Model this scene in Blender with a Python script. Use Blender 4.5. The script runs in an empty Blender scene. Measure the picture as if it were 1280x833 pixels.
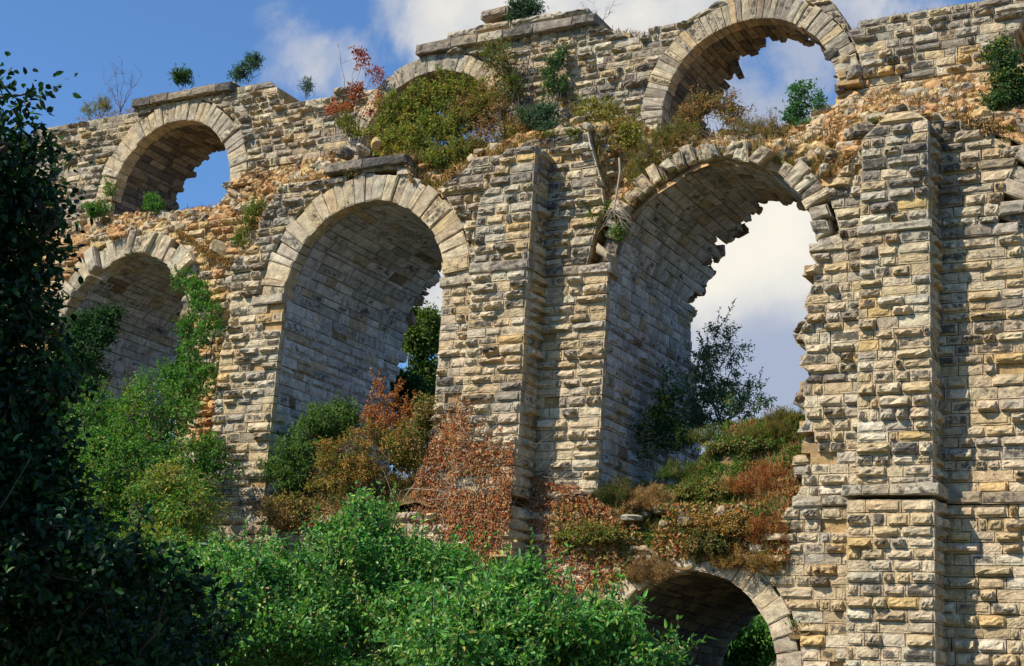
import bpy, math
import numpy as np

# ------------------------------------------------------------------ camera, world, sun
SC = bpy.context.scene
COL = SC.collection
F_PX, CX, CY = 1900.0, 640.0, 416.5          # focal length and centre on a 1280 px wide frame
R = np.array([[0.87766342, -0.06620575, -0.47468275],
              [0.47530553, 0.24747717, 0.84429835],
              [0.06157574, -0.96662912, 0.24866962]])   # camera (right, down, forward) -> world
C = np.array([26.931, -55.637, 2.0])         # eye: 2 m up, 56 m in front of the aqueduct's face


def ray(px, py):
    return R @ np.array([(px - CX) / F_PX, (py - CY) / F_PX, 1.0])


def at(px, py, y=0.0):
    """Point of the vertical plane at depth y (y = 0 is the face of the middle tier)."""
    v = ray(px, py)
    return C + v * ((y - C[1]) / v[1])


def dp(px, py, d):
    """Point d metres in front of the eye."""
    return C + ray(px, py) * d


cam_d = bpy.data.cameras.new("camera")
cam_d.sensor_width = 36.0
cam_d.lens = F_PX / 1280.0 * 36.0
cam_d.clip_start, cam_d.clip_end = 0.2, 5000
cam = bpy.data.objects.new("camera", cam_d)
COL.objects.link(cam)
from mathutils import Matrix, Vector
M = Matrix([[R[i, 0], -R[i, 1], -R[i, 2], C[i]] for i in range(3)] + [[0, 0, 0, 1]])
cam.matrix_world = M
SC.camera = cam

SUN = np.array([-0.70, -1.0, 1.17])
SUN /= np.linalg.norm(SUN)
sd = bpy.data.lights.new("sun", 'SUN')
sd.energy = 5.0
sd.angle = math.radians(0.5)
sd.color = (1.0, 0.91, 0.77)
so = bpy.data.objects.new("sun", sd)
so.rotation_euler = Vector(SUN).to_track_quat('Z', 'Y').to_euler()
COL.objects.link(so)

SC.view_settings.view_transform = 'Standard'
SC.view_settings.look = 'None'
SC.view_settings.exposure = 0.35
SC.view_settings.gamma = 1.0
SC.view_settings.use_curve_mapping = False
SC.render.film_transparent = False
SC.cycles.max_bounces = 5
SC.cycles.transparent_max_bounces = 4

W = bpy.data.worlds.new("World")
SC.world = W
W.use_nodes = True


class NT:
    """Small helper to write node trees."""

    def __init__(self, tree):
        self.t = tree
        tree.nodes.clear()

    def n(self, typ, ins=None, **props):
        nd = self.t.nodes.new(typ)
        for k, v in props.items():
            setattr(nd, k, v)
        for k, v in (ins or {}).items():
            s = nd.inputs[k]
            if isinstance(v, bpy.types.NodeSocket):
                self.t.links.new(v, s)
            else:
                s.default_value = v
        return nd

    def math(self, op, a, b=0.0, clamp=False):
        return self.n('ShaderNodeMath', {0: a, 1: b}, operation=op, use_clamp=clamp).outputs[0]

    def mix(self, f, a, b, mode='MIX'):
        nd = self.n('ShaderNodeMix', data_type='RGBA', blend_type=mode)
        for s, v in ((nd.inputs[0], f), (nd.inputs[6], a), (nd.inputs[7], b)):
            if isinstance(v, bpy.types.NodeSocket):
                self.t.links.new(v, s)
            else:
                s.default_value = v if not isinstance(v, tuple) or len(v) == 4 else (*v, 1)
        return nd.outputs[2]

    def ramp(self, v, lo, hi, a=0.0, b=1.0, smooth=True):
        return self.n('ShaderNodeMapRange', {0: v, 1: lo, 2: hi, 3: a, 4: b},
                      interpolation_type='SMOOTHSTEP' if smooth else 'LINEAR').outputs[0]

    def noise(self, vec, scale, detail=4.0, rough=0.55, dist=0.0, out=0):
        return self.n('ShaderNodeTexNoise', {'Vector': vec, 'Scale': scale, 'Detail': detail,
                                             'Roughness': rough, 'Distortion': dist}).outputs[out]


def build_world():
    T = NT(W.node_tree)
    sky = T.n('ShaderNodeTexSky', sky_type='NISHITA', sun_disc=False,
              sun_elevation=math.asin(SUN[2]), sun_rotation=math.atan2(SUN[0], SUN[1]),
              altitude=200.0, air_density=1.0, dust_density=0.3, ozone_density=2.5).outputs[0]
    sky = T.mix(0.04, T.mix(1.0, sky, (0.60, 0.95, 1.26), 'MULTIPLY'), (5.0, 5.4, 6.2))
    d = T.n('ShaderNodeTexCoord').outputs['Generated']
    # clouds: noise on the direction of view, heavier round a few bearings of the sky
    n1 = T.noise(d, 8.5, 10.0, 0.60, 0.35)
    n1 = T.math('MULTIPLY_ADD', n1, 1.9)
    n1.node.inputs[2].default_value = -.43
    tot = n1
    for px, py, rad, w in [(345, 55, 2.6, .34), (430, 85, 2.0, .20), (560, 5, 3.6, .50), (720, 10, 7.0, .62), (820, 40, 3.5, .3), (960, 330, 6.5, .62),
                           (940, 430, 6.5, .55), (950, 210, 3.0, .25), (970, 90, 5.0, .36), (100, 60, 8.0, -.4), (1130, 2, 2.6, .2), (1030, 10, 2.5, .15),
                           (530, 340, 3.0, .5), (410, 90, 2.2, .12), (1600, 300, 18, .35), (-700, 500, 20, .3), (700, -600, 16, .3)]:
        v = ray(px, py)
        v = v / np.linalg.norm(v)
        dot = T.n('ShaderNodeVectorMath', {0: d, 1: tuple(v)}, operation='DOT_PRODUCT').outputs['Value']
        g = T.ramp(dot, math.cos(math.radians(rad)), 1.0)
        tot = T.math('MULTIPLY_ADD', g, w)
        tot.node.inputs[2].default_value = 0
        # chain the sums
        prev = build_world.prev
        T.t.links.new(prev if prev is not None else n1, tot.node.inputs[2])
        build_world.prev = tot
    cov = T.ramp(build_world.prev, 0.60, 0.98)
    lit = T.noise(d, 7.0, 6.0, 0.5)
    for px, py, rad, w in [(930, 310, 4.5, .25), (950, 500, 5.0, -.22), (970, 100, 4.0, -.2), (640, 10, 6.0, .2)]:
        v = ray(px, py)
        v = v / np.linalg.norm(v)
        dot = T.n('ShaderNodeVectorMath', {0: d, 1: tuple(v)}, operation='DOT_PRODUCT').outputs['Value']
        lit = T.n('ShaderNodeMath', {0: T.ramp(dot, math.cos(math.radians(rad)), 1.0), 1: w, 2: lit}, operation='MULTIPLY_ADD').outputs[0]
    shade = T.ramp(T.math('ADD', lit, T.math('MULTIPLY', T.math('SUBTRACT', T.noise(d, 16.0, 7.0, .6), .5), .5)), 0.30, 0.86)
    cc = T.mix(shade, (0.44, 0.51, 0.67), (1.05, 1.0, 0.88))
    bg_s = T.n('ShaderNodeBackground', {'Color': sky, 'Strength': 0.105}).outputs[0]
    bg_c = T.n('ShaderNodeBackground', {'Color': cc, 'Strength': 0.72}).outputs[0]
    mx = T.n('ShaderNodeMixShader', {0: cov, 1: bg_s, 2: bg_c}).outputs[0]
    T.n('ShaderNodeOutputWorld', {'Surface': mx})


build_world.prev = None
build_world()

RNG = np.random.default_rng(7)

# ------------------------------------------------------------------ materials


def material(name):
    m = bpy.data.materials.new(name)
    m.use_nodes = True
    return m, NT(m.node_tree)


def stone_material(name, ochre=0.52, bump=0.6):
    m, T = material(name)
    pos = T.n('ShaderNodeNewGeometry').outputs['Position']
    at_ = T.n('ShaderNodeAttribute', attribute_name='tint')
    col, crust = at_.outputs['Color'], at_.outputs['Alpha']
    big = T.noise(pos, 0.35, 4, 0.6)
    col = T.mix(T.ramp(big, 0.42, 0.68, 0, ochre), col, T.mix(0.5, col, (0.56, 0.37, 0.15)), 'MIX')
    mid = T.noise(pos, 2.6, 6, 0.62)
    col = T.mix(1.0, col, T.mix(T.ramp(mid, 0.3, 0.72), (0.70, 0.68, 0.66), (1.22, 1.2, 1.16)), 'MULTIPLY')
    fine = T.noise(pos, 15.0, 5, 0.7)
    col = T.mix(1.0, col, T.mix(T.ramp(fine, 0.3, 0.7), (0.70, 0.69, 0.68), (1.2, 1.2, 1.2)), 'MULTIPLY')
    # black weathering crust and pale lichen
    cn = T.math('ADD', T.noise(pos, 4.2, 7, 0.66), T.math('MULTIPLY', crust, 0.37))
    col = T.mix(T.ramp(cn, 0.62, 0.80, 0, 0.88), col, (0.052, 0.048, 0.044))
    sm = T.n('ShaderNodeVectorMath', {0: pos, 1: (1.7, 1.7, 0.22)}, operation='MULTIPLY').outputs[0]
    col = T.mix(T.ramp(T.noise(sm, 1.0, 5, 0.6), 0.55, 0.74, 0, 0.52), col, (0.12, 0.11, 0.10))
    col = T.mix(T.ramp(T.noise(pos, 6.5, 4, 0.6), 0.66, 0.76, 0, 0.5), col, (0.62, 0.60, 0.53))
    hb = T.math('ADD', T.math('MULTIPLY', T.noise(pos, 7.0, 6, 0.7), 0.7), T.math('MULTIPLY', T.noise(pos, 28.0, 4, 0.7), 0.3))
    bmp = T.n('ShaderNodeBump', {'Strength': bump, 'Distance': 0.10, 'Height': hb}).outputs[0]
    b = T.n('ShaderNodeBsdfPrincipled', {'Base Color': col, 'Roughness': 0.93, 'Specular IOR Level': 0.15, 'Normal': bmp})
    T.n('ShaderNodeOutputMaterial', {'Surface': b.outputs[0]})
    return m


def leaf_material(name, trans=0.35, rough=0.5, spec=0.35):
    m, T = material(name)
    col = T.n('ShaderNodeAttribute', attribute_name='tint').outputs['Color']
    pos = T.n('ShaderNodeNewGeometry').outputs['Position']
    col = T.mix(1.0, col, T.mix(T.ramp(T.noise(pos, 22.0, 2), 0.3, 0.7), (0.75, 0.75, 0.75), (1.2, 1.2, 1.2)), 'MULTIPLY')
    b = T.n('ShaderNodeBsdfPrincipled', {'Base Color': col, 'Roughness': rough, 'Specular IOR Level': spec})
    tr = T.n('ShaderNodeBsdfTranslucent', {'Color': T.mix(1.0, col, (1.15, 1.25, 0.6), 'MULTIPLY')})
    mx = T.n('ShaderNodeMixShader', {0: trans, 1: b.outputs[0], 2: tr.outputs[0]})
    T.n('ShaderNodeOutputMaterial', {'Surface': mx.outputs[0]})
    return m


def bark_material(name, c0, c1):
    m, T = material(name)
    pos = T.n('ShaderNodeNewGeometry').outputs['Position']
    v = T.n('ShaderNodeVectorMath', {0: pos, 1: (1, 1, 0.25)}, operation='MULTIPLY').outputs[0]
    f = T.noise(v, 24.0, 5, 0.65)
    b = T.n('ShaderNodeBsdfPrincipled', {'Base Color': T.mix(f, c0, c1), 'Roughness': 0.9, 'Specular IOR Level': 0.2,
                                         'Normal': T.n('ShaderNodeBump', {'Strength': 0.6, 'Distance': 0.02, 'Height': f}).outputs[0]})
    T.n('ShaderNodeOutputMaterial', {'Surface': b.outputs[0]})
    return m


def earth_material(name, c0, c1, c2):
    m, T = material(name)
    pos = T.n('ShaderNodeNewGeometry').outputs['Position']
    a = T.ramp(T.noise(pos, 0.9, 6, 0.65), 0.35, 0.65)
    b_ = T.ramp(T.noise(pos, 5.0, 6, 0.7), 0.4, 0.7)
    col = T.mix(b_, T.mix(a, c0, c1), c2)
    bmp = T.n('ShaderNodeBump', {'Strength': 0.8, 'Distance': 0.08, 'Height': T.noise(pos, 9.0, 7, 0.7)}).outputs[0]
    b = T.n('ShaderNodeBsdfPrincipled', {'Base Color': col, 'Roughness': 0.95, 'Specular IOR Level': 0.1, 'Normal': bmp})
    T.n('ShaderNodeOutputMaterial', {'Surface': b.outputs[0]})
    return m


STONE = stone_material("limestone")
VSTONE = stone_material("shade_grey_vault_stone", 0.08)  # same limestone, with the cool shade of the vaults put into its colour
LEAF = leaf_material("leaf", 0.38, 0.6, 0.2)
GLOSSY = leaf_material("glossy_leaf", 0.36, 0.42, 0.30)
DRY = leaf_material("dry_leaf", 0.3, 0.75, 0.15)
BARK = bark_material("bark", (0.05, 0.04, 0.03), (0.16, 0.13, 0.10))
PALE_BARK = bark_material("pale_bark", (0.22, 0.18, 0.14), (0.42, 0.36, 0.28))
PURPLE_TWIG = bark_material("purple_twig", (0.10, 0.07, 0.09), (0.20, 0.14, 0.17))
GROUND = earth_material("soil_and_grass", (0.05, 0.07, 0.025), (0.11, 0.09, 0.04), (0.16, 0.12, 0.07))
MOUND = earth_material("dry_earth", (0.16, 0.11, 0.05), (0.22, 0.13, 0.06), (0.10, 0.10, 0.04))

# ------------------------------------------------------------------ mesh helpers


class Buf:
    """Collects vertices, faces (quads or triangles) and a colour per vertex; one mesh in the end."""

    def __init__(self):
        self.V, self.C, self.F, self.n = [], [], [], 0

    def add(self, V, F, col):
        V = np.asarray(V, float).reshape(-1, 3)
        col = np.asarray(col, float)
        if col.ndim == 1:
            col = np.tile(col, (len(V), 1))
        if col.shape[1] == 3:
            col = np.c_[col, np.zeros(len(col))]
        self.V.append(V)
        self.C.append(col)
        for f in (F if isinstance(F, list) else [F]):
            self.F.append(np.asarray(f, np.int64) + self.n)
        self.n += len(V)

    def build(self, name, mat, parent=None, smooth=False):
        V = np.concatenate(self.V)
        Cc = np.concatenate(self.C)
        if parent is not None:
            V = V - np.array(parent_loc(parent))
        me = bpy.data.meshes.new(name)
        me.vertices.add(len(V))
        me.vertices.foreach_set('co', V.astype(np.float32).ravel())
        loops = np.concatenate([f.ravel() for f in self.F])
        sizes = np.concatenate([np.full(len(f), f.shape[1]) for f in self.F])
        starts = np.concatenate([[0], np.cumsum(sizes)[:-1]])
        me.loops.add(len(loops))
        me.loops.foreach_set('vertex_index', loops.astype(np.int32))
        me.polygons.add(len(sizes))
        me.polygons.foreach_set('loop_start', starts.astype(np.int32))
        me.polygons.foreach_set('use_smooth', np.full(len(sizes), smooth))
        me.update(calc_edges=True)
        a = me.attributes.new('tint', 'FLOAT_COLOR', 'POINT')
        a.data.foreach_set('color', Cc.astype(np.float32).ravel())
        me.materials.append(mat)
        o = bpy.data.objects.new(name, me)
        COL.objects.link(o)
        if parent is not None:
            o.parent = parent
        return o


def parent_loc(o):
    loc = np.zeros(3)
    while o is not None:
        loc = loc + np.array(o.location)
        o = o.parent
    return loc


def empty(name, loc, label, category, group=None):
    o = bpy.data.objects.new(name, None)
    o.location = tuple(float(v) for v in loc)
    o.empty_display_size = 0.3
    COL.objects.link(o)
    o['label'], o['category'] = label, category
    if group:
        o['group'] = group
    return o


def vnoise(P, scale, seed=0):
    """Smooth value noise in -1..1 for an (n,3) array."""
    P = np.asarray(P, float) * scale + seed * 17.31
    i = np.floor(P).astype(np.int64)
    f = P - i
    f = f * f * (3 - 2 * f)

    def h(ix, iy, iz):
        k = (ix * 374761393 + iy * 668265263 + iz * 2147483647 + seed * 974711) & 0x7fffffff
        k = ((k ^ (k >> 13)) * 1274126177) & 0x7fffffff
        return ((k ^ (k >> 16)) & 0xffff) / 32767.5 - 1
    out = 0
    for dx in (0, 1):
        for dy in (0, 1):
            for dz in (0, 1):
                w = (f[:, 0] if dx else 1 - f[:, 0]) * (f[:, 1] if dy else 1 - f[:, 1]) * (f[:, 2] if dz else 1 - f[:, 2])
                out = out + w * h(i[:, 0] + dx, i[:, 1] + dy, i[:, 2] + dz)
    return out


def fbm(P, scale, seed=0, oct_=3):
    return sum(vnoise(P, scale * 2 ** k, seed + k) / 2 ** k for k in range(oct_))


# ------------------------------------------------------------------ masonry
PAL = dict(cream=(.54, .455, .315), tan=(.51, .405, .25), grey=(.43, .385, .30), ochre=(.58, .42, .20), pale=(.58, .52, .39), dark=(.27, .24, .195), rust=(.55, .33, .155),
           shade_pale=(.52, .53, .55), shade_grey=(.40, .41, .43), umber=(.24, .20, .15), crust=(.13, .12, .11))
MIX_LOW = (['cream', 'tan', 'grey', 'ochre', 'pale'], [.44, .34, .07, .04, .11])
MIX_MID = (['cream', 'tan', 'grey', 'ochre', 'pale', 'dark'], [.42, .27, .17, .02, .08, .04])
MIX_UP = (['cream', 'tan', 'grey', 'ochre', 'pale', 'dark'], [.22, .16, .40, .02, .04, .16])
MIX_RING = (['cream', 'grey', 'pale', 'tan'], [.35, .35, .18, .12])
MIX_VAULT = (['shade_pale', 'shade_grey', 'grey', 'umber'], [.55, .35, .1, .01])  # blue-grey of skylit shade painted into the vault stones
MIX_OCHRE = (['rust', 'ochre', 'tan', 'cream'], [.3, .25, .2, .25])


def tints(n, mix):
    k = RNG.choice(len(mix[0]), n, p=np.array(mix[1]) / sum(mix[1]))
    base = np.array([PAL[c] for c in mix[0]])[k]
    return base * RNG.uniform(.88, 1.12, (n, 1)) * RNG.uniform(.98, 1.02, (n, 3))


def emit_blocks(buf, Q, mapping, amp, tint, crust, depth=0.3, margin=0.058, gap=0.013, jit=0.006, nu=10, nv=7):
    """Q (n,4,2): corners bl, br, tr, tl of each stone on its face. Every stone gets drafted edges, a rough boss and sides that run back into the wall."""
    Q = np.asarray(Q, float)
    n = len(Q)
    if n == 0:
        return
    amp = np.broadcast_to(np.asarray(amp, float), (n,))
    cen = Q.mean(1, keepdims=True)
    L = np.linalg.norm(Q[:, 1] + Q[:, 2] - Q[:, 0] - Q[:, 3], axis=1) / 2 + 1e-6
    H = np.linalg.norm(Q[:, 2] + Q[:, 3] - Q[:, 0] - Q[:, 1], axis=1) / 2 + 1e-6
    sx, sy = np.clip(1 - 2 * gap / L, .5, 1), np.clip(1 - 2 * gap / H, .5, 1)
    Q = Q + RNG.normal(0, jit, Q.shape)

    def grid(S, k):
        m = np.minimum(margin * RNG.uniform(.5, 1.5, n), .2 * S) / S
        r = np.minimum(.030, .11 * S) / S
        inner = np.linspace(0, 1, k - 3)[None, :]
        lo, hi = (m + r)[:, None], (1 - m - r)[:, None]
        return np.concatenate([np.zeros((n, 1)), m[:, None], lo + (hi - lo) * inner, 1 - m[:, None], np.ones((n, 1))], 1)
    U, Vv = grid(L, nu), grid(H, nv)                # (n, nu+1), (n, nv+1)
    nu1, nv1 = U.shape[1], Vv.shape[1]
    U_ = .5 + (U - .5) * sx[:, None]
    V_ = .5 + (Vv - .5) * sy[:, None]
    u = U_[:, None, :, None]
    v = V_[:, :, None, None]
    P = (Q[:, 0][:, None, None] * (1 - u) * (1 - v) + Q[:, 1][:, None, None] * u * (1 - v) + Q[:, 2][:, None, None] * u * v + Q[:, 3][:, None, None] * (1 - u) * v)
    # boss
    kx, ky = 5, 4
    lat = RNG.uniform(0, 1, (n, ky, kx))
    fu, fv = np.clip(U, 0, .9999) * (kx - 1), np.clip(Vv, 0, .9999) * (ky - 1)
    iu, iv = fu.astype(int), fv.astype(int)
    fu, fv = fu - iu, fv - iv
    N_ = np.arange(n)[:, None, None]
    g = lambda a, b: lat[N_, iv[:, :, None] + a, iu[:, None, :] + b]
    A, B = fu[:, None, :], fv[:, :, None]
    nz = g(0, 0) * (1 - A) * (1 - B) + g(0, 1) * A * (1 - B) + g(1, 0) * (1 - A) * B + g(1, 1) * A * B
    eu = np.ones(nu1); eu[[0, 1, -2, -1]] = 0; eu[[2, -3]] = .8
    ev = np.ones(nv1); ev[[0, 1, -2, -1]] = 0; ev[[2, -3]] = .8
    edge = eu[None, None, :] * ev[None, :, None]
    tilt = RNG.uniform(-.1, 1.5, (n, 1, 1)) * (.5 - Vv[:, :, None])     # most bosses lean out at the bottom or the top
    h = amp[:, None, None] * edge * np.clip(.45 + .95 * nz + tilt, .08, 2.0)
    h = h + RNG.normal(0, .006 + .10 * amp[:, None, None] * edge, h.shape)
    h = h + RNG.normal(0, .008, (n, 1, 1))
    P = P + RNG.normal(0, .004, P.shape)
    X = mapping(P, h)
    per = [(0, i) for i in range(nu1)] + [(j, nu1 - 1) for j in range(1, nv1)] + [(nv1 - 1, i) for i in range(nu1 - 2, -1, -1)] + [(j, 0) for j in range(nv1 - 2, 0, -1)]
    pj, pi = np.array([p[0] for p in per]), np.array([p[1] for p in per])
    dpt = np.broadcast_to(np.asarray(depth, float), (n,))
    S = mapping(P[:, pj, pi], np.broadcast_to(-dpt[:, None], (n, len(per))))
    nb = nu1 * nv1
    tot = nb + len(per)
    allv = np.concatenate([X.reshape(n, nb, 3), S], 1).reshape(-1, 3)
    q = []
    for j in range(nv1 - 1):
        for i in range(nu1 - 1):
            a = j * nu1 + i
            q.append((a, a + 1, a + nu1 + 1, a + nu1))
    top = pj * nu1 + pi
    K = len(per)
    for k in range(K):
        k2 = (k + 1) % K
        q.append((top[k2], top[k], nb + k, nb + k2))
    faces = (np.array(q)[None] + (np.arange(n) * tot)[:, None, None]).reshape(-1, 4)
    cr = np.asarray(crust)[:, None] * (.25 + .75 * edge.reshape(1, nb)) * (.6 + .5 * nz.reshape(n, nb))
    cr = np.concatenate([cr, np.zeros((n, K))], 1)
    tcol = np.repeat(tint[:, None, :], tot, 1)
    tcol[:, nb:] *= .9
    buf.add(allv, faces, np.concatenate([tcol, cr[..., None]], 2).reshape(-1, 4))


def face_map(y):
    return lambda P, h: np.stack([P[..., 0], y - h, P[..., 1]], -1)


def side_map(x, s):
    """Face at x looking towards s (+1 or -1) along x; first coordinate is y."""
    return lambda P, h: np.stack([x + s * h, P[..., 0], P[..., 1]], -1)


def back_map(y):
    return lambda P, h: np.stack([P[..., 0], y + h, P[..., 1]], -1)


def in_poly(x, z, poly):
    inside = np.zeros(len(x), bool)
    n = len(poly)
    for i in range(n):
        x0, z0 = poly[i]
        x1, z1 = poly[(i + 1) % n]
        c = (z0 > z) != (z1 > z)
        with np.errstate(divide='ignore', invalid='ignore'):
            xi = (x1 - x0) * (z - z0) / (z1 - z0) + x0
        inside ^= c & (x < xi)
    return inside


class Arch:
    def __init__(self, xc, zs, rin, rout, grow=0.0):
        self.xc, self.zs, self.rin, self.rout, self.grow = xc, zs, rin, rout, grow    # grow: how far the broken right jamb stands in

    def hole(self, x, z):
        return np.where(z > self.zs, (x - self.xc) ** 2 + (z - self.zs) ** 2 < self.rout ** 2, (x - self.xc > -self.rin) & (x - self.xc < self.rin - self.grow))


def course_levels(z0, z1, h=0.42, var=.14):
    out = [z0]
    while out[-1] < z1 - .2:
        out.append(out[-1] + h * RNG.uniform(1 - var, 1 + var))
    return out


def intervals(mask, z, x0, x1, dx=.04):
    xs = np.arange(x0, x1, dx)
    m = mask(xs, np.full(len(xs), z)).astype(int)
    d = np.diff(np.r_[0, m, 0])
    return [(xs[a], xs[b - 1]) for a, b in zip(np.where(d == 1)[0], np.where(d == -1)[0])]


def split_run(a, b, mean, lo, hi):
    cuts = [a]
    while b - cuts[-1] > hi:
        cuts.append(cuts[-1] + np.clip(RNG.normal(mean, mean * .34), lo, hi))
    if b - cuts[-1] > lo * .6 or len(cuts) == 1:
        cuts.append(b)
    else:
        cuts[-1] = b
    return cuts


def lay_courses(mask, levels, x0, x1, mean=.84, lo=.34, hi=1.45, slant=True):
    quads = []
    runs = []
    for za, zb in zip(levels[:-1], levels[1:]):
        h = zb - za
        lowr, hir = intervals(mask, za + .06 * h, x0, x1), intervals(mask, zb - .06 * h, x0, x1)
        for a, b in intervals(mask, (za + zb) / 2, x0, x1):
            if b - a < .18:
                continue
            al = ah = a
            bl = bh = b
            if slant:
                for r in lowr:
                    if abs(r[0] - a) < .6: al = r[0]
                    if abs(r[1] - b) < .6: bl = r[1]
                for r in hir:
                    if abs(r[0] - a) < .6: ah = r[0]
                    if abs(r[1] - b) < .6: bh = r[1]
            cuts = split_run(a, b, mean, lo, hi)
            runs.append((za, zb, a, b))
            for i in range(len(cuts) - 1):
                c, d = cuts[i], cuts[i + 1]
                q = [[c, za], [d, za], [d, zb], [c, zb]]
                if i == 0:
                    q[0][0], q[3][0] = al, ah
                if i == len(cuts) - 2:
                    q[1][0], q[2][0] = bl, bh
                if q[1][0] - q[0][0] < .06: q[1][0] = q[0][0] + .06
                if q[2][0] - q[3][0] < .06: q[2][0] = q[3][0] + .06
                quads.append(q)
    return np.array(quads), runs


def box(buf, x0, x1, y0, y1, z0, z1, col):
    v = [(x0, y0, z0), (x1, y0, z0), (x1, y1, z0), (x0, y1, z0), (x0, y0, z1), (x1, y0, z1), (x1, y1, z1), (x0, y1, z1)]
    f = [(0, 3, 2, 1), (4, 5, 6, 7), (0, 1, 5, 4), (1, 2, 6, 5), (2, 3, 7, 6), (3, 0, 4, 7)]
    buf.add(v, np.array(f), np.array(col))


CORE = (.42, .29, .14, .12)


def core_boxes(buf, runs, y0, y1, shrink=.06, col=CORE):
    for k, (za, zb, a, b) in enumerate(runs):
        if b - a > 2.5 * shrink:
            e = RNG.uniform(0, .05)
            box(buf, a + shrink + e, b - shrink - e, y0 + e * .6, y1 - e, za + .003, zb - .003 + .006 * (k % 2), col)


def amps(n, kind):
    if kind == 'boss':
        a = RNG.gamma(3.0, .052, n)
        return np.where(RNG.random(n) < .17, .014, np.clip(a, .03, .30))
    if kind == 'rough':
        return np.clip(RNG.gamma(3.0, .055, n), .03, .30)
    return RNG.uniform(.004, .02, n)


def facing(buf, mask, z0, z1, x0, x1, y, yback, mix, kind='boss', h=.42, mean=.84, crust=.5, missing=.012, jit=.008, levels=None, core=True, depth=.3, core_in=.13):
    lv = levels if levels is not None else course_levels(z0, z1, h)
    Q, runs = lay_courses(mask, lv, x0, x1, mean)
    Q = Q[RNG.random(len(Q)) > missing]
    n = len(Q)
    cr = np.where(RNG.random(n) < crust, RNG.uniform(.25, 1.0, n), 0)
    emit_blocks(buf, Q, face_map(y), amps(n, kind), tints(n, mix), cr, depth=depth, jit=jit)
    if core:
        core_boxes(buf, runs, y + core_in, yback)
    return runs


def ring(buf, arch, y, depth, n, a0=0., a1=180., rough=.012, ro_var=.03, mix=MIX_RING, crust=.2, yvar=.01, missing=(), drop=0., tiltv=0.):
    """Voussoirs of an arch face; angles run from the left springing (0) over the crown to the right one (180)."""
    ang = np.linspace(a0, a1, n + 1) + np.r_[0, RNG.normal(0, (a1 - a0) / n * .12, n - 1), 0]
    Q, keep = [], []
    for i in range(n):
        if RNG.random() < drop or i in missing:
            continue
        ro = arch.rout + RNG.uniform(-1, 1) * ro_var
        ri = arch.rin + RNG.uniform(-.3, 1) * ro_var * .5
        t0, t1 = math.radians(ang[i]), math.radians(ang[i + 1])
        tw = RNG.normal(0, tiltv)
        P = lambda r, t: [arch.xc - r * math.cos(t), arch.zs + r * math.sin(t)]
        Q.append([P(ri, t1 ), P(ri, t0), P(ro, t0 + tw), P(ro, t1 + tw)][::-1])
    Q = np.array(Q)
    Q = Q[:, [0, 3, 2, 1]] if False else Q
    # make the winding anticlockwise in (x, z)
    ar = np.cross(Q[:, 1] - Q[:, 0], Q[:, 3] - Q[:, 0])
    Q = np.where((ar < 0)[:, None, None], Q[:, ::-1], Q)
    m = len(Q)
    ys = y + RNG.normal(0, yvar, m)
    cr = np.where(RNG.random(m) < crust, RNG.uniform(.2, .8, m), 0)
    tt = tints(m, mix)
    for k in range(m):
        emit_blocks(buf, Q[k:k + 1], face_map(ys[k]), RNG.uniform(.3, 1) * rough, tt[k:k + 1], cr[k:k + 1], depth=depth, margin=.025, gap=.012, jit=.006 + rough * .12, nu=7, nv=7)


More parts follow.
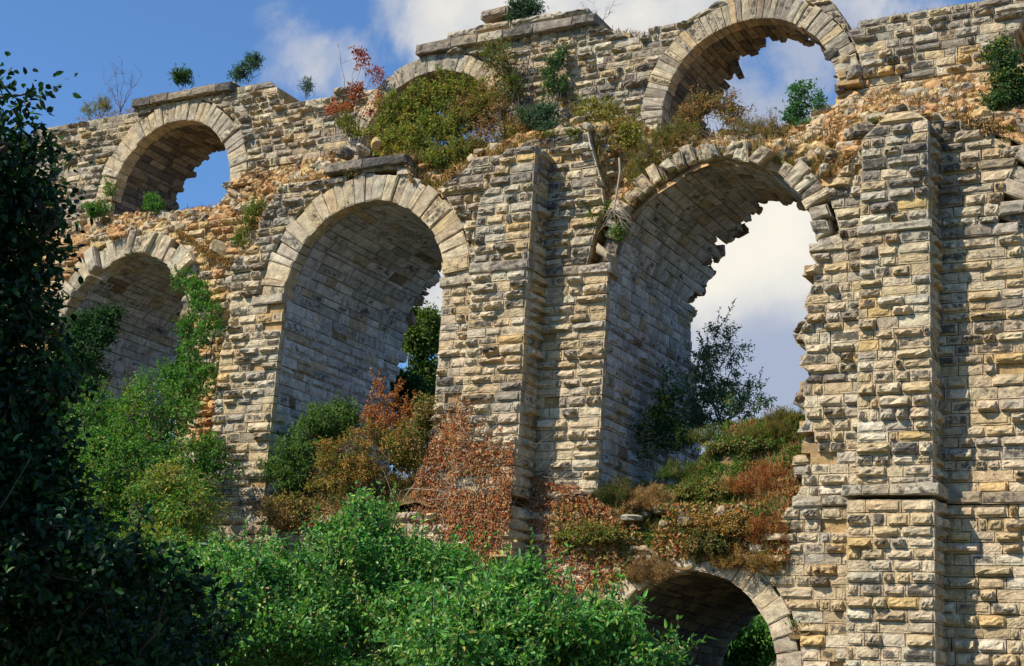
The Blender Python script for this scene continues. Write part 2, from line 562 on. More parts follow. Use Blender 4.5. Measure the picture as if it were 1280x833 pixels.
def vault(buf, arch, y0, yb, jamb_l, jamb_r, mix=MIX_VAULT, row=.46, mean=1.0, boss_below=-1.0, arc=(0, 180), ragged=.5, col=CORE, smooth_amp=.02, seed=0, shell=None, yj=None):
    """Barrel inside an arch, with the jambs under it. s runs up the left jamb, over the crown and down the right jamb; yb(s) is the broken rear edge."""
    r, xc, zs = arch.rin, arch.xc, arch.zs
    half = math.pi * r

    def mp(P, h):
        s, y = P[..., 0], P[..., 1]
        t = np.clip(s, 0, half) / r
        x = xc - (r - h) * np.cos(t)
        z = zs + (r - h) * np.sin(t)
        z = z + np.where(s < 0, s, 0) - np.where(s > half, s - half, 0)
        return np.stack([x, y, z], -1)
    s0 = -jamb_l if arc[0] == 0 else math.radians(arc[0]) * r
    s1 = half + jamb_r if arc[1] == 180 else math.radians(arc[1]) * r
    k = max(2, int(round((s1 - s0) / row)))
    ss = np.linspace(s0, s1, k + 1)
    ss[1:-1] += RNG.normal(0, row * .12, k - 1)
    walk = np.convolve(RNG.normal(0, 1, k + 6), [.2, .5, .8, .5, .2], 'same')[3:-3]
    Q, A, shellb = [], [], []
    for i in range(k):
        sm = (ss[i] + ss[i + 1]) / 2
        e = yb(math.degrees(sm / r)) + ragged * (RNG.uniform(-.7, .7) + .6 * walk[i] + (RNG.uniform(-1.6, 1.3) if RNG.random() < .22 else 0))
        cuts = split_run(yj if yj is not None and not 0 < sm < half else y0, e, mean, .45, 1.7)
        for c, d in zip(cuts[:-1], cuts[1:]):
            Q.append([[ss[i + 1], c], [ss[i + 1], d], [ss[i], d], [ss[i], c]][::-1])
            A.append(RNG.gamma(2.2, .035) if (sm < boss_below or sm > half - boss_below) else RNG.uniform(.3, 1) * smooth_amp)
        shellb.append(e)
    Q = np.array(Q)
    n = len(Q)
    cr = np.where(RNG.random(n) < .4, RNG.uniform(.2, .8, n), 0)
    emit_blocks(buf, Q, mp, np.clip(A, .005, .18), tints(n, mix), cr, depth=.42, gap=.020, jit=.014, nu=7, nv=6)
    pts = []
    for i in range(k):
        sm = (ss[i] + ss[i + 1]) / 2
        if 0 < sm < half:
            for _ in range(5):
                rr = r + RNG.uniform(.06, .95)
                sj = sm + RNG.uniform(-.3, .3)
                pts.append((xc - rr * math.cos(sj / r), shellb[i] - RNG.uniform(-.12, .3) + .25 * (rr - r - .3), zs + rr * math.sin(sj / r)))
    if pts:
        pts = np.array(pts)
        scatter_rocks(buf, pts, np.clip(RNG.gamma(2.5, .06, len(pts)), .08, .3), (['dark', 'tan', 'umber'], [.4, .3, .3]), flat=.85)
    # the body of the vault behind the stones
    ro = shell if shell is not None else arch.rout
    for i in range(k):
        a, b = ss[i], ss[i + 1]
        if b <= 0.01 or a >= half - .01:
            continue
        a, b = max(a, 0), min(b, half)
        e = shellb[i] - .12
        v = []
        for y in (y0 + .15, e):
            for (rr, s) in ((r + .14, a), (ro, a), (ro, b), (r + .14, b)):
                v.append((xc - rr * math.cos(s / r), y, zs + rr * math.sin(s / r)))
        f = [(0, 1, 2, 3), (7, 6, 5, 4), (0, 4, 5, 1), (1, 5, 6, 2), (2, 6, 7, 3), (3, 7, 4, 0)]
        buf.add(v, np.array(f), np.array(col))


def slab_run(buf, pts, y, h, proud, mean=1.5, lean=.0, mix=(['grey', 'dark'], [.55, .45]), crust=.7, depth=.9):
    """String course or cornice: long flat stones; pts = x limits and z of the underside."""
    (x0, z0), (x1, z1) = pts
    cuts = split_run(x0, x1, mean, .7, 2.2)
    Q = []
    for a, b in zip(cuts[:-1], cuts[1:]):
        f = lambda x: z0 + (z1 - z0) * (x - x0) / (x1 - x0)
        e1, e2 = RNG.normal(0, .022, 2)
        Q.append([[a, f(a) + e1], [b, f(b) + e1], [b, f(b) + h + e2], [a, f(a) + h + e2]])
    Q = np.array(Q)
    n = len(Q)
    t = tints(n, mix)
    mp = lambda P, hh: np.stack([P[..., 0], y - proud - hh - lean * 0, P[..., 1]], -1)
    emit_blocks(buf, Q, mp, RNG.uniform(.02, .06, n), t, RNG.uniform(.2, max(crust, .3), n), depth=depth, margin=.015, gap=.012, jit=.018)


# rocks -----------------------------------------------------------
def rock_protos(k=10):
    out = []
    lin = np.linspace(-1, 1, 4)
    pts, idx = {}, []
    V = []
    faces = []

    def vid(p):
        key = tuple(np.round(p, 4))
        if key not in pts:
            pts[key] = len(V)
            V.append(p)
        return pts[key]
    for ax in range(3):
        for sgn in (-1, 1):
            for i in range(3):
                for j in range(3):
                    c = []
                    for (di, dj) in ((0, 0), (1, 0), (1, 1), (0, 1)):
                        p = np.zeros(3)
                        p[ax] = sgn
                        p[(ax + 1) % 3], p[(ax + 2) % 3] = lin[i + di], lin[j + dj]
                        c.append(vid(p))
                    faces.append(c if sgn > 0 else c[::-1])
    V = np.array(V)
    F = np.array(faces)
    for _ in range(k):
        n = V / np.linalg.norm(V, axis=1, keepdims=True)
        P = V * .45 + n * .62
        P = P + RNG.normal(0, .10, P.shape)
        P *= RNG.uniform(.75, 1.2, 3)
        out.append(P)
    return out, F


ROCKS, ROCKF = rock_protos()


def scatter_rocks(buf, pts, sizes, mix, flat=.7, crust=.15):
    n = len(pts)
    k = RNG.integers(0, len(ROCKS), n)
    base = np.array(ROCKS)[k]
    sc = sizes[:, None] * RNG.uniform(.6, 1.3, (n, 3)) * np.array([1.25, 1, flat])
    a = RNG.uniform(0, 2 * math.pi, n)
    tl = RNG.normal(0, .28, n)
    X = base * sc[:, None, :]
    x, z = X[..., 0] * np.cos(tl)[:, None] - X[..., 2] * np.sin(tl)[:, None], X[..., 0] * np.sin(tl)[:, None] + X[..., 2] * np.cos(tl)[:, None]
    y = X[..., 1]
    X = np.stack([x * np.cos(a)[:, None] - y * np.sin(a)[:, None], x * np.sin(a)[:, None] + y * np.cos(a)[:, None], z], -1) + pts[:, None, :]
    t = np.repeat(tints(n, mix)[:, None, :], X.shape[1], 1)
    c = np.repeat(np.where(RNG.random(n) < crust, RNG.uniform(.2, .8, n), 0)[:, None], X.shape[1], 1)
    F = (ROCKF[None] + (np.arange(n) * X.shape[1])[:, None, None]).reshape(-1, 4)
    buf.add(X.reshape(-1, 3), F, np.concatenate([t, c[..., None]], 2).reshape(-1, 4))


def px_poly(pts, y):
    return [(float(at(a, b, y)[0]), float(at(a, b, y)[2])) for a, b in pts]


# ------------------------------------------------------------------ the aqueduct
YU = 4.3          # face of the upper tier
YB = 9.0          # rear face
M1, M2, M3, M4 = Arch(-29.5, 20.65, 4.42, 5.7), Arch(-12.5, 20.9, 4.42, 5.87), Arch(4.62, 20.75, 4.5, 5.5, 1.2), Arch(21.6, 20.75, 4.5, 5.45)
U1, U2, U3, U4 = Arch(-29.0, 29.25, 4.18, 5.42), Arch(-12.2, 29.5, 4.24, 5.2), Arch(4.55, 29.47, 4.12, 5.24), Arch(21.3, 29.47, 4.12, 5.24)
L3 = Arch(4.4, 4.65, 3.5, 4.5)

AQ = empty('aqueduct', (0, 0, 0), 'ruined stone aqueduct of tiered arches and bossed ashlar piers', 'aqueduct')

ZS = 20.75        # string course under the middle arches
ZL = 10.62        # string course on top of the lower tier
LV_MID = course_levels(ZL + .43, ZS - .001, .42)
LV_MID = [ZL + .43 + (v - ZL - .43) * (ZS - ZL - .43) / (LV_MID[-1] - ZL - .43) for v in LV_MID]
LV_TOP = course_levels(ZS + .42, 28.2, .42)
LV_LOW = [v for v in course_levels(-1.0, ZL - .001, .43)]
LV_LOW = [-1 + (v + 1) * (ZL + 1) / (LV_LOW[-1] + 1) for v in LV_LOW]

PL = px_poly([(250, 760), (250, 640), (262, 560), (268, 500), (275, 440), (287, 400), (289, 330), (318, 305), (326, 270), (348, 236), (385, 224), (408, 219),
              (512, 197), (520, 232), (545, 236), (575, 214), (600, 198), (640, 186), (668, 172), (690, 160), (735, 163), (743, 196), (753, 226), (756, 262), (768, 300), (766, 420), (760, 760)], 0)
PL = [(max(x, -26), z) for x, z in PL]
PR = px_poly([(1002, 660), (1000, 610), (1006, 560), (1002, 520), (1006, 480), (1004, 440), (1002, 412), (1008, 385), (1010, 340), (1014, 310), (1016, 290),
              (1020, 262), (1032, 240), (1050, 210), (1078, 184), (1080, 140), (1172, 140), (1186, 152), (1238, 150), (1246, 176), (1290, 176), (1400, 150), (1400, 700)], 0)


def mid_mask(x, z):
    k = np.floor(z * 2.37).astype(int)
    wob = np.where(z < ZS + 1, .38 * np.sin(k * 12.9898 + 4.1) * np.sin(k * 3.7), .12 * np.sin(k * 7.7))     # every course breaks off somewhere else
    m = (in_poly(x, z, PL) | in_poly(x + np.where(x < 10.4, wob, 0), z, PR))
    return m & ~M2.hole(x, z) & ~M3.hole(x, z) & ~M4.hole(x, z)


b = Buf()
wob = lambda f, s: (lambda x, z: f(x + s * np.sin(z * 9.1 + 1.3), z))
facing(b, mid_mask, 0, 0, -27, 24, 0.0, YB, MIX_MID, 'boss', levels=LV_MID, crust=.5, missing=.025)
facing(b, mid_mask, 0, 0, -27, 24, 0.0, YB, MIX_UP, 'rough', levels=LV_TOP, crust=.85, missing=.03, jit=.018)
# the course hidden behind the string
facing(b, mid_mask, 0, 0, -27, 24, 0.02, YB, MIX_MID, 'flat', levels=[ZS, ZS + .42], crust=.3)
facing(b, lambda x, z: mid_mask(x, z) & (x < -1), 0, 0, -27, 0, 0.01, YB, MIX_LOW, 'flat', levels=[ZL - .02, ZL + .43], crust=.3)
# the same edge a little further back, darker and more broken
PR2 = [(p + (-.25 if p < 10.3 else 0), q) for p, q in PR]


def jamb_mask(x, z):
    k = np.floor(z * 2.1).astype(int)
    return in_poly(x + .45 * np.sin(k * 5.13), z, PR2) & (x < 10.2) & (z < 22.3) & (z > ZL + .4) & ((x - M3.xc) ** 2 + (z - M3.zs) ** 2 > 4.5 ** 2)


facing(b, jamb_mask, 0, 0, 6, 11, 0.75, 5.5, (['umber', 'dark', 'tan'], [.3, .4, .3]), 'rough', levels=course_levels(ZL + .43, 22, .42), crust=.4, missing=.05, jit=.04, depth=1.2)
b.build('middle_wall', STONE, AQ)

# lower tier
YL = -0.25
PLOW = px_poly([(-300, 655), (560, 645), (690, 633), (735, 645), (770, 655), (800, 676), (830, 688), (870, 690), (905, 690), (935, 682), (958, 668), (972, 650), (985, 634)], YL)
PLOW = [(-40, -2)] + [(x, min(z, ZL)) for x, z in PLOW] + [(9.0, ZL), (26, ZL), (26, -2)]


def low_mask(x, z):
    return in_poly(x, z, PLOW) & ~L3.hole(x, z)


b = Buf()
facing(b, low_mask, 0, 0, -30, 24, YL, YB, MIX_LOW, 'boss', levels=LV_LOW, crust=.28, missing=.015, jit=.010)
b.build('lower_wall', STONE, AQ)

# string courses of the wall
def string_part(name, segs, y, h, proud, parent=AQ):
    bb = Buf()
    for s in segs:
        slab_run(bb, s, y, h, proud)
    return bb.build(name, STONE, parent)


for seg in [((-18.8, ZS), (-16.95, ZS)), ((-8.2, ZS), (-5.75, ZS)), ((-2.9, ZS), (.28, ZS)), ((8.9, ZS), (11.2, ZS)), ((14.05, ZS), (16.9, ZS))]:
    string_part('string_course', [seg], 0.0, .42, .10)
for seg in [((8.5, ZL), (10.9, ZL)), ((14.2, ZL), (24, ZL))]:
    string_part('string_course', [seg], YL, .43, .12)

# buttresses
def buttress(name, levels, profile, yf, yw, mix, kinds, crust, label=None):
    """profile(z) -> x limits; front, both sides and the body."""
    bb = Buf()
    for lv, mx, kind, cr in zip(levels, mix, kinds, crust):
        msk = lambda x, z: np.array([profile(q)[0] <= p <= profile(q)[1] for p, q in zip(x, z)])
        Q, runs = lay_courses(msk, lv, -8, 16, .78, .34, 1.3)
        n = len(Q)
        emit_blocks(bb, Q, face_map(yf), amps(n, kind), tints(n, mx), np.where(RNG.random(n) < cr, RNG.uniform(.25, 1, n), 0), depth=.32, jit=.007)
        for za, zb, a, c in runs:
            for x, s in ((c - .006, 1), (a + .006, -1)):
                cuts = split_run(yf + .32, yw + .02, .7, .3, 1.2)
                Qs = [[[p, za], [q, za], [q, zb], [p, zb]] for p, q in zip(cuts[:-1], cuts[1:])]
                k = len(Qs)
                emit_blocks(bb, np.array(Qs), side_map(x, s), amps(k, kind) * .8, tints(k, mx), np.where(RNG.random(k) < cr, RNG.uniform(.2, .8, k), 0), depth=.2)
        core_boxes(bb, runs, yf + .14, yw + .2, .1)
    return bb.build(name, STONE, AQ)


def prof2(z):
    x0, x1 = -5.85 + .018 * (z - 12), -2.86 - .012 * (z - 12) * .3
    if z > 24.0:
        x0 += (z - 24.0) * .42 + (.25 if int(z * 2.4) % 2 else 0)
    if z > 26.6:
        return (1, 0)
    return (x0, x1)


def prof3(z):
    x0, x1 = 11.22 + .012 * (z - 11), 14.08 - .008 * (z - 11)
    if z > 24.7:
        x0 += .5
    if z > 25.2:
        x0 += .5
        x1 -= .55
    if z > 25.75:
        return (1, 0)
    return (x0, x1)


P2B = buttress('buttress', [LV_LOW, LV_MID, [ZS, ZS + .42], LV_TOP], prof2, -1.5, 0, [MIX_LOW, MIX_MID, MIX_MID, MIX_UP], ['boss', 'boss', 'flat', 'rough'], [.3, .4, .3, .85])
P3B = buttress('buttress', [[ZL + .43, ZL + .58] + LV_MID[1:], [ZS, ZS + .42], LV_TOP], prof3, -1.5, 0, [MIX_MID, MIX_MID, MIX_UP], ['boss', 'flat', 'rough'], [.4, .3, .75])
P3L = buttress('buttress', [LV_LOW], lambda z: (10.98, 14.2), -1.78, YL, [MIX_LOW], ['boss'], [.35])


def collar(name, x0, x1, yf, yw, z, h, proud, parent):
    """Moulded course wrapped round a buttress."""
    bb = Buf()
    slab_run(bb, ((x0 - proud, z), (x1 + proud, z)), yf, h, proud, depth=.5, mean=1.0)
    for x, s in ((x1 + proud, 1), (x0 - proud, -1)):
        Q = np.array([[[yf - proud + .5, z], [yw - .02, z], [yw - .02, z + h], [yf - proud + .5, z + h]]])
        emit_blocks(bb, Q, side_map(x - s * .004, s), .012, tints(1, (['grey'], [1])), np.array([.4]), depth=.4, margin=.02, gap=.006)
    box(bb, x0, x1, yf + .1, yw + .1, z + .02, z + h - .02, (.4, .36, .3, .3))
    return bb.build(name, STONE, parent)


collar('string_course', -5.70, -2.93, -1.5, 0, ZS, .42, .09, P2B)
collar('string_course', 11.33, 14.0, -1.5, 0, ZS, .42, .09, P3B)
collar('cornice', 10.98, 14.2, -1.78, YL, ZL + .12, .44, .14, P3L)
bb = Buf()
box(bb, 11.0, 14.18, -1.7, 0.1, ZL + .0, ZL + .5, CORE)

# arches of the middle tier, of the lower tier and of the upper tier: ring of voussoirs with its vault
def arch_part(ringf, vaultf):
    rb = Buf()
    ringf(rb)
    o = rb.build('arch_ring', STONE, AQ)
    if vaultf:
        vb = Buf()
        vaultf(vb)
        vb.build('vault', VSTONE, o)
    return o


arch_part(lambda q: ring(q, M2, -.03, .75, 29, rough=.06, ro_var=.13, crust=.4, yvar=.035, mix=(['cream', 'pale', 'tan', 'grey'], [.5, .1, .2, .2])),
          lambda q: vault(q, M2, .72, lambda a: 9.3 + (.9 if a < 60 else 0) - max(0, a - 100) * .012, 10.5, 10.5, yj=.31, boss_below=-.8, ragged=.35, smooth_amp=.03))


def ruined_ring(q):
    a = Arch(M3.xc, M3.zs, 4.5, 5.25)
    mx = (['cream', 'grey', 'pale', 'dark'], [.4, .35, .15, .1])
    ring(q, a, .05, 1.0, 10, 6, 60, rough=.14, ro_var=.25, yvar=.16, crust=.5, tiltv=.05, missing=(1, 2), drop=.1, mix=mx)
    ring(q, a, .05, 1.0, 13, 60, 128, rough=.15, ro_var=.34, yvar=.16, crust=.5, tiltv=.05, drop=.08, mix=mx)
    ring(q, Arch(M3.xc, M3.zs, 4.5, 5.45), .0, 1.0, 9, 128, 180, rough=.15, ro_var=.3, yvar=.12, crust=.5, tiltv=.05, mix=mx)
    ring(q, Arch(M3.xc, M3.zs, 4.52, 5.2), .5, 1.0, 26, 0, 180, rough=.10, ro_var=.12, yvar=.12, crust=.7, mix=(['grey', 'dark'], [.5, .5]))


def m3_back(a):
    if a < 60: return 9.6 - .02 * a
    return max(4.6, 8.4 - (a - 60) * .065)


arch_part(ruined_ring, lambda q: vault(q, M3, .9, m3_back, 10.8, 0.4, yj=.31, boss_below=-1.5, ragged=.75, smooth_amp=.05, mean=.8, shell=5.5))
arch_part(lambda q: ring(q, M1, 2.4, 1.0, 19, 10, 150, rough=.12, ro_var=.3, yvar=.18, crust=.35, tiltv=.03, mix=(['cream', 'pale', 'grey'], [.5, .3, .2])),
          lambda q: vault(q, M1, 3.2, lambda a: 11.6, 13, 3, yj=2.93, boss_below=-3, ragged=.3, smooth_amp=.03, shell=5.3))
arch_part(lambda q: ring(q, Arch(M4.xc, M4.zs, 4.5, 5.6), .05, 1.0, 21, 0, 110, rough=.13, ro_var=.2, yvar=.13, crust=.6, tiltv=.03, mix=(['cream', 'grey', 'dark'], [.4, .45, .15])),
          lambda q: vault(q, M4, .9, lambda a: 9.0, 12, 1, ragged=.5, arc=(0, 110)))
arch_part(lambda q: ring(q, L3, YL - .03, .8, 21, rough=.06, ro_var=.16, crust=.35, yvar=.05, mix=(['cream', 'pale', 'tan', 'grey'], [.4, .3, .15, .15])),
          lambda q: vault(q, L3, YL + .7, lambda a: 12.6, 5.5, 5.5, yj=YL + .31, ragged=.2, smooth_amp=.05, mix=(['crust', 'umber'], [.6, .4])))  # gloom inside the lowest vault painted as near-black stone
UR = (['grey', 'dark', 'cream', 'tan'], [.5, .2, .15, .15])
UV = (['crust', 'umber', 'dark'], [.4, .3, .3])  # dimness of the upper vaults put into the stone colours
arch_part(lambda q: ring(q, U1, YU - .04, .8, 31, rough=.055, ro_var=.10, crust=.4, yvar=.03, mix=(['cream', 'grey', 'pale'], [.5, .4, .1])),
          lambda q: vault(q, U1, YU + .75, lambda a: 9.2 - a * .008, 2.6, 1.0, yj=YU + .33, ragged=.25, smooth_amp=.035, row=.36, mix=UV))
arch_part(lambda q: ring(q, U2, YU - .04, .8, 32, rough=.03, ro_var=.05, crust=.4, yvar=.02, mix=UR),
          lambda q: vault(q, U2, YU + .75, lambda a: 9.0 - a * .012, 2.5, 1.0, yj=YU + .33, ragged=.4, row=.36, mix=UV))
def hanging_stone(q):
    p = at(921, 84, 7.3)
    d_ = unit_(np.array([.45, .1, -1.0])); e_ = unit_(np.array([1, .2, .47])); f_ = np.cross(d_, e_)
    v = [p + d_ * a_ + e_ * b_ * .17 + f_ * c_ * .2 for a_ in (-.75, .62) for b_ in (-1, 1) for c_ in (-1, 1)]
    q.add(np.array(v) + RNG.normal(0, .03, (8, 3)), np.array([(0, 1, 3, 2), (4, 6, 7, 5), (0, 4, 5, 1), (2, 3, 7, 6), (0, 2, 6, 4), (1, 5, 7, 3)]), np.array([.2, .18, .16, .6]))


unit_ = lambda v: v / np.linalg.norm(v)
arch_part(lambda q: ring(q, U3, YU - .04, .8, 44, rough=.03, ro_var=.05, crust=.4, yvar=.02, mix=UR),
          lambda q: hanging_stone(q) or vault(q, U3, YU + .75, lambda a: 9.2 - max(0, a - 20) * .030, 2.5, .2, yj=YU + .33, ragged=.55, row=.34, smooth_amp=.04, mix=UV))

# upper tier
PU = px_poly([(-60, 200), (60, 160), (100, 151), (165, 138), (170, 133), (292, 106), (346, 106), (350, 127), (395, 122), (430, 112), (462, 112), (522, 80), (524, 66),
              (748, 27), (762, 40), (800, 44), (812, 38), (850, 30), (900, 0), (1040, 0), (1062, 34), (1120, 20), (1200, 8), (1290, -6),
              (1420, -20), (1420, 60), (1290, 82), (1165, 92), (1052, 104), (1040, 130), (1034, 160), (850, 180), (835, 158), (700, 175), (470, 205), (415, 193), (310, 209), (282, 214), (300, 240),
              (290, 245), (143, 262), (140, 285), (100, 300), (-60, 340)], YU)


def up_mask(x, z):
    return in_poly(x, z, PU) & ~U1.hole(x, z) & ~U2.hole(x, z) & ~U3.hole(x, z) & ~U4.hole(x, z)


b = Buf()
LV_UP = course_levels(23.5, 37.5, .40)
facing(b, up_mask, 0, 0, -44, 20, YU, YB, MIX_UP, 'boss', levels=LV_UP, crust=.8, missing=.003, jit=.010, mean=.78)
# the body under the upper piers, and loose ochre courses where the facing has gone
PB = [(-44, 20), (-44, 29.5), (-33.2, 29.5), (-33.2, 25), (-24.9, 25), (-24.6, 30), (-16.5, 30), (-16.3, 25.5), (-8.1, 25.5), (-7.9, 30), (.30, 30), (.5, 26.0), (8.4, 26.2), (8.55, 31), (22, 31), (22, 20)]
bm_ = lambda x, z: in_poly(x, z, PB) & ~in_poly(x, z, PU) & ~M1.hole(x, z) & ~M2.hole(x, z) & ~M3.hole(x, z) & ~M4.hole(x, z)
facing(b, bm_, 0, 0, -44, 22, YU + .12, YB, MIX_OCHRE, 'rough', levels=[v for v in LV_UP if 24.4 < v < 31.5], crust=.12, missing=.03, jit=.03, mean=.85)
b.build('upper_wall', STONE, AQ)

# walls of the broken left pier and round the left arch, set back where the facing has fallen
b = Buf()
PK = [(-44, -2), (-44, 26.6), (-24.5, 26.6), (-16.8, 25.5), (-16.8, -2)]
bk = lambda x, z: in_poly(x, z, PK) & ~M1.hole(x, z) & ~M2.hole(x, z)
facing(b, bk, 0, 0, -40, -16.5, 2.6, YB, MIX_OCHRE, 'rough', levels=course_levels(8, 27.4, .42), crust=.25, missing=.05, jit=.04, mean=.7)
b.build('inner_wall', STONE, AQ)

# cornices
bb = Buf()
p, q = at(169, 136, YU), at(294, 109, YU)
slab_run(bb, ((p[0], p[2] - .05), (q[0], p[2] - .05)), YU, .5, .38, mix=(['crust', 'dark'], [.7, .3]), mean=1.9, crust=.9, depth=2.0)
bb.build('cornice', STONE, AQ)
bb = Buf()
p, q = at(524, 70, YU), at(748, 28, YU)
slab_run(bb, ((p[0], p[2] - .1), (q[0], p[2] - .1)), YU, .55, .38, mix=(['dark', 'grey'], [.6, .4]), mean=1.9, crust=.9, depth=2.0)
x = p[0] + 2.2
for k, (a, h) in enumerate([(3.0, .42), (2.2, .42)]):
    pass
Q = []
for (px0, px1, py0, py1) in [(560, 600, 52, 44), (596, 640, 44, 26), (602, 636, 26, 14), (640, 700, 36, 24), (690, 735, 30, 20)]:
    a, c = at(px0, py0, YU + .5), at(px1, py1, YU + .5)
    z0, z1 = a[2], max(a[2] + .35, at((px0 + px1) / 2, py1, YU + .5)[2])
    Q.append([[a[0], z0], [c[0], z0], [c[0], z0 + .45], [a[0], z0 + .45]])
emit_blocks(bb, np.array(Q), face_map(YU + .4), amps(len(Q), 'rough'), tints(len(Q), MIX_UP), np.full(len(Q), .6), depth=1.8, jit=.03)
bb.build('cornice', STONE, AQ)
bb = Buf()
p, q = at(409, 222, 0), at(512, 200, 0)
slab_run(bb, ((p[0], 26.92), (q[0], 26.92)), 0, .48, .32, mix=(['crust', 'dark'], [.7, .3]), mean=2.0, crust=.95, depth=1.5)
bb.build('cornice', STONE, AQ)

# rubble slope between the tiers ------------------------------------------------
FX = [(at(a, c, .3)[0], at(a, c, .3)[2]) for a, c in [(330, 275), (352, 240), (408, 218), (512, 200), (522, 232), (548, 234), (577, 214), (602, 198), (668, 175), (735, 168), (750, 205), (760, 262), (790, 262),
                                                    (830, 225), (870, 200), (905, 192), (950, 195), (1000, 212), (1040, 220), (1078, 190), (1085, 160), (1172, 150), (1238, 158), (1290, 175)]]
FX = [(-44, 26.2), (-33, 26.0), (-29.5, 26.15), (-26, 25.9), (-23.5, 24.4), (-20.6, 23.6)] + FX + [(24, 26)]
SX = [(at(a, c, 4.2)[0], at(a, c, 4.2)[2]) for a, c in [(100, 300), (143, 275), (215, 268), (275, 262), (300, 225), (410, 200), (470, 210), (640, 185), (700, 165), (800, 160), (850, 182), (900, 172), (1000, 165), (1036, 140), (1060, 126), (1160, 106), (1290, 95)]]
SX = [(-44, 27)] + SX + [(24, 29)]


def front_y(x):
    return .3 + 2.5 * np.clip((-17.6 - x) / 4.5, 0, 1)


def rub_z(x, y):
    zf = np.interp(x, [p[0] for p in FX], [p[1] for p in FX]) - .12
    zs = np.interp(x, [p[0] for p in SX], [p[1] for p in SX])
    f0 = front_y(x)
    t = np.clip((y - f0) / (4.2 - f0), 0, 1)
    return zf + (zs - zf) * t ** .85


def sheet(buf, xs, ys, zf, col, seed=3, amp=.18):
    X, Y = np.meshgrid(xs, ys)
    x, y = X.ravel(), Y.ravel()
    z = zf(x, y)
    P = np.c_[x, y, z]
    P[:, 2] += amp * fbm(P, 1.1, seed)
    n0, n1 = len(ys), len(xs)
    i, j = np.meshgrid(np.arange(n0 - 1), np.arange(n1 - 1), indexing='ij')
    a = (i * n1 + j).ravel()
    buf.add(P, np.stack([a, a + 1, a + n1 + 1, a + n1], 1), col)


b = Buf()
xs = np.arange(-44, 22, .25)
X, Tt = np.meshgrid(xs, np.linspace(0, 1, 22))
x = X.ravel()
y = front_y(x) + (YB + .3 - front_y(x)) * Tt.ravel()
z = rub_z(x, y)
P = np.c_[x, y, z]
P[:, 2] += .16 * fbm(P, 1.2, 3)
P[:len(xs), 2] -= .3
n1 = len(xs)
i, j = np.meshgrid(np.arange(21), np.arange(n1 - 1), indexing='ij')
a = (i * n1 + j).ravel()
b.add(P, np.stack([a, a + 1, a + n1 + 1, a + n1], 1), (.50, .31, .15, .1))
n = 14000
x = RNG.uniform(-38, 20, n)
y = front_y(x) + RNG.uniform(.05, 1, n) ** .9 * (4.3 - front_y(x))
s = np.clip(RNG.gamma(1.7, .05, n), .04, .34)
scatter_rocks(b, np.c_[x, y, rub_z(x, y) + RNG.uniform(-.05, .12, n)], s, (['rust', 'ochre', 'tan', 'cream', 'grey'], [.5, .2, .16, .08, .06]))
n = 420
x = RNG.uniform(-34, 18, n)
y = front_y(x) + RNG.uniform(.1, 1, n) * (4.2 - front_y(x))
scatter_rocks(b, np.c_[x, y, rub_z(x, y)], RNG.uniform(.2, .42, n), (['tan', 'cream', 'grey', 'rust'], [.3, .3, .25, .15]), flat=.6, crust=.4)
# broken face of the left pier
n = 900
x = RNG.uniform(-25.2, -19.4, n)
z = RNG.uniform(6, 25.2, n)
y = front_y(x) + RNG.uniform(-.1, .25, n) + .15
k = z < 26 - .0 * x
x, y, z = x[k], y[k], z[k]
s = np.clip(RNG.gamma(2.4, .09, len(x)), .08, .5)
scatter_rocks(b, np.c_[x, y, z], s, (['ochre', 'tan', 'cream', 'grey'], [.3, .28, .24, .18]), crust=.3)
XX, ZZ = np.meshgrid(np.linspace(-25.0, -18.9, 26), np.linspace(0, 25, 80))
P = np.c_[XX.ravel(), front_y(XX.ravel()) + .25, ZZ.ravel()]
P[:, 1] += .22 * fbm(P, .9, 5)
i, j = np.meshgrid(np.arange(79), np.arange(25), indexing='ij')
a = (i * 26 + j).ravel()
b.add(P, np.stack([a, a + 1, a + 27, a + 26], 1), (.44, .32, .18, .2))
# loose large stones on the ledges and the foot of the lower arch
qs = [(790, 648, -.3), (830, 655, -.3), (860, 652, -.3), (905, 600 + 42, -.2), (920, 660, -.3), (700, 165, .2), (722, 150, .3), (735, 160, .3), (600, 190, .3), (432, 192, .4), (455, 187, .5), (470, 180, .8), (1060, 232, .1), (1040, 246, .1), (1030, 215, .3), (1005, 205, .5), (1120, 140, -.8), (1075, 165, -1.0), (1250, 160, .5), (1012, 225, .3)]
pts = np.array([at(*q) for q in qs])
scatter_rocks(b, pts, RNG.uniform(.18, .36, len(pts)), MIX_UP, flat=.6, crust=.7)
n = 60
z = RNG.uniform(9.5, 22.5, n)
x = -19.9 + .35 * np.sin(z * 1.9) - RNG.uniform(0, 1.6, n) ** 1.5 * .8
scatter_rocks(b, np.c_[x, front_y(x) - RNG.uniform(.0, .35, n) + .1, z], RNG.uniform(.22, .50, n), (['cream', 'pale', 'grey', 'tan'], [.4, .2, .2, .2]), flat=.7, crust=.5)
pts = np.array([at(q, 640 + RNG.uniform(-4, 6), .55) for q in np.linspace(775, 872, 7)] + [at(930, 640, .9), at(945, 652, .5), at(905, 668, .2), at(800, 664, .1)])
scatter_rocks(b, pts, RNG.uniform(.24, .40, len(pts)), MIX_UP, flat=.6, crust=.9)
b.build('rubble_core', STONE, AQ)

# ------------------------------------------------------------------ ground
b = Buf()


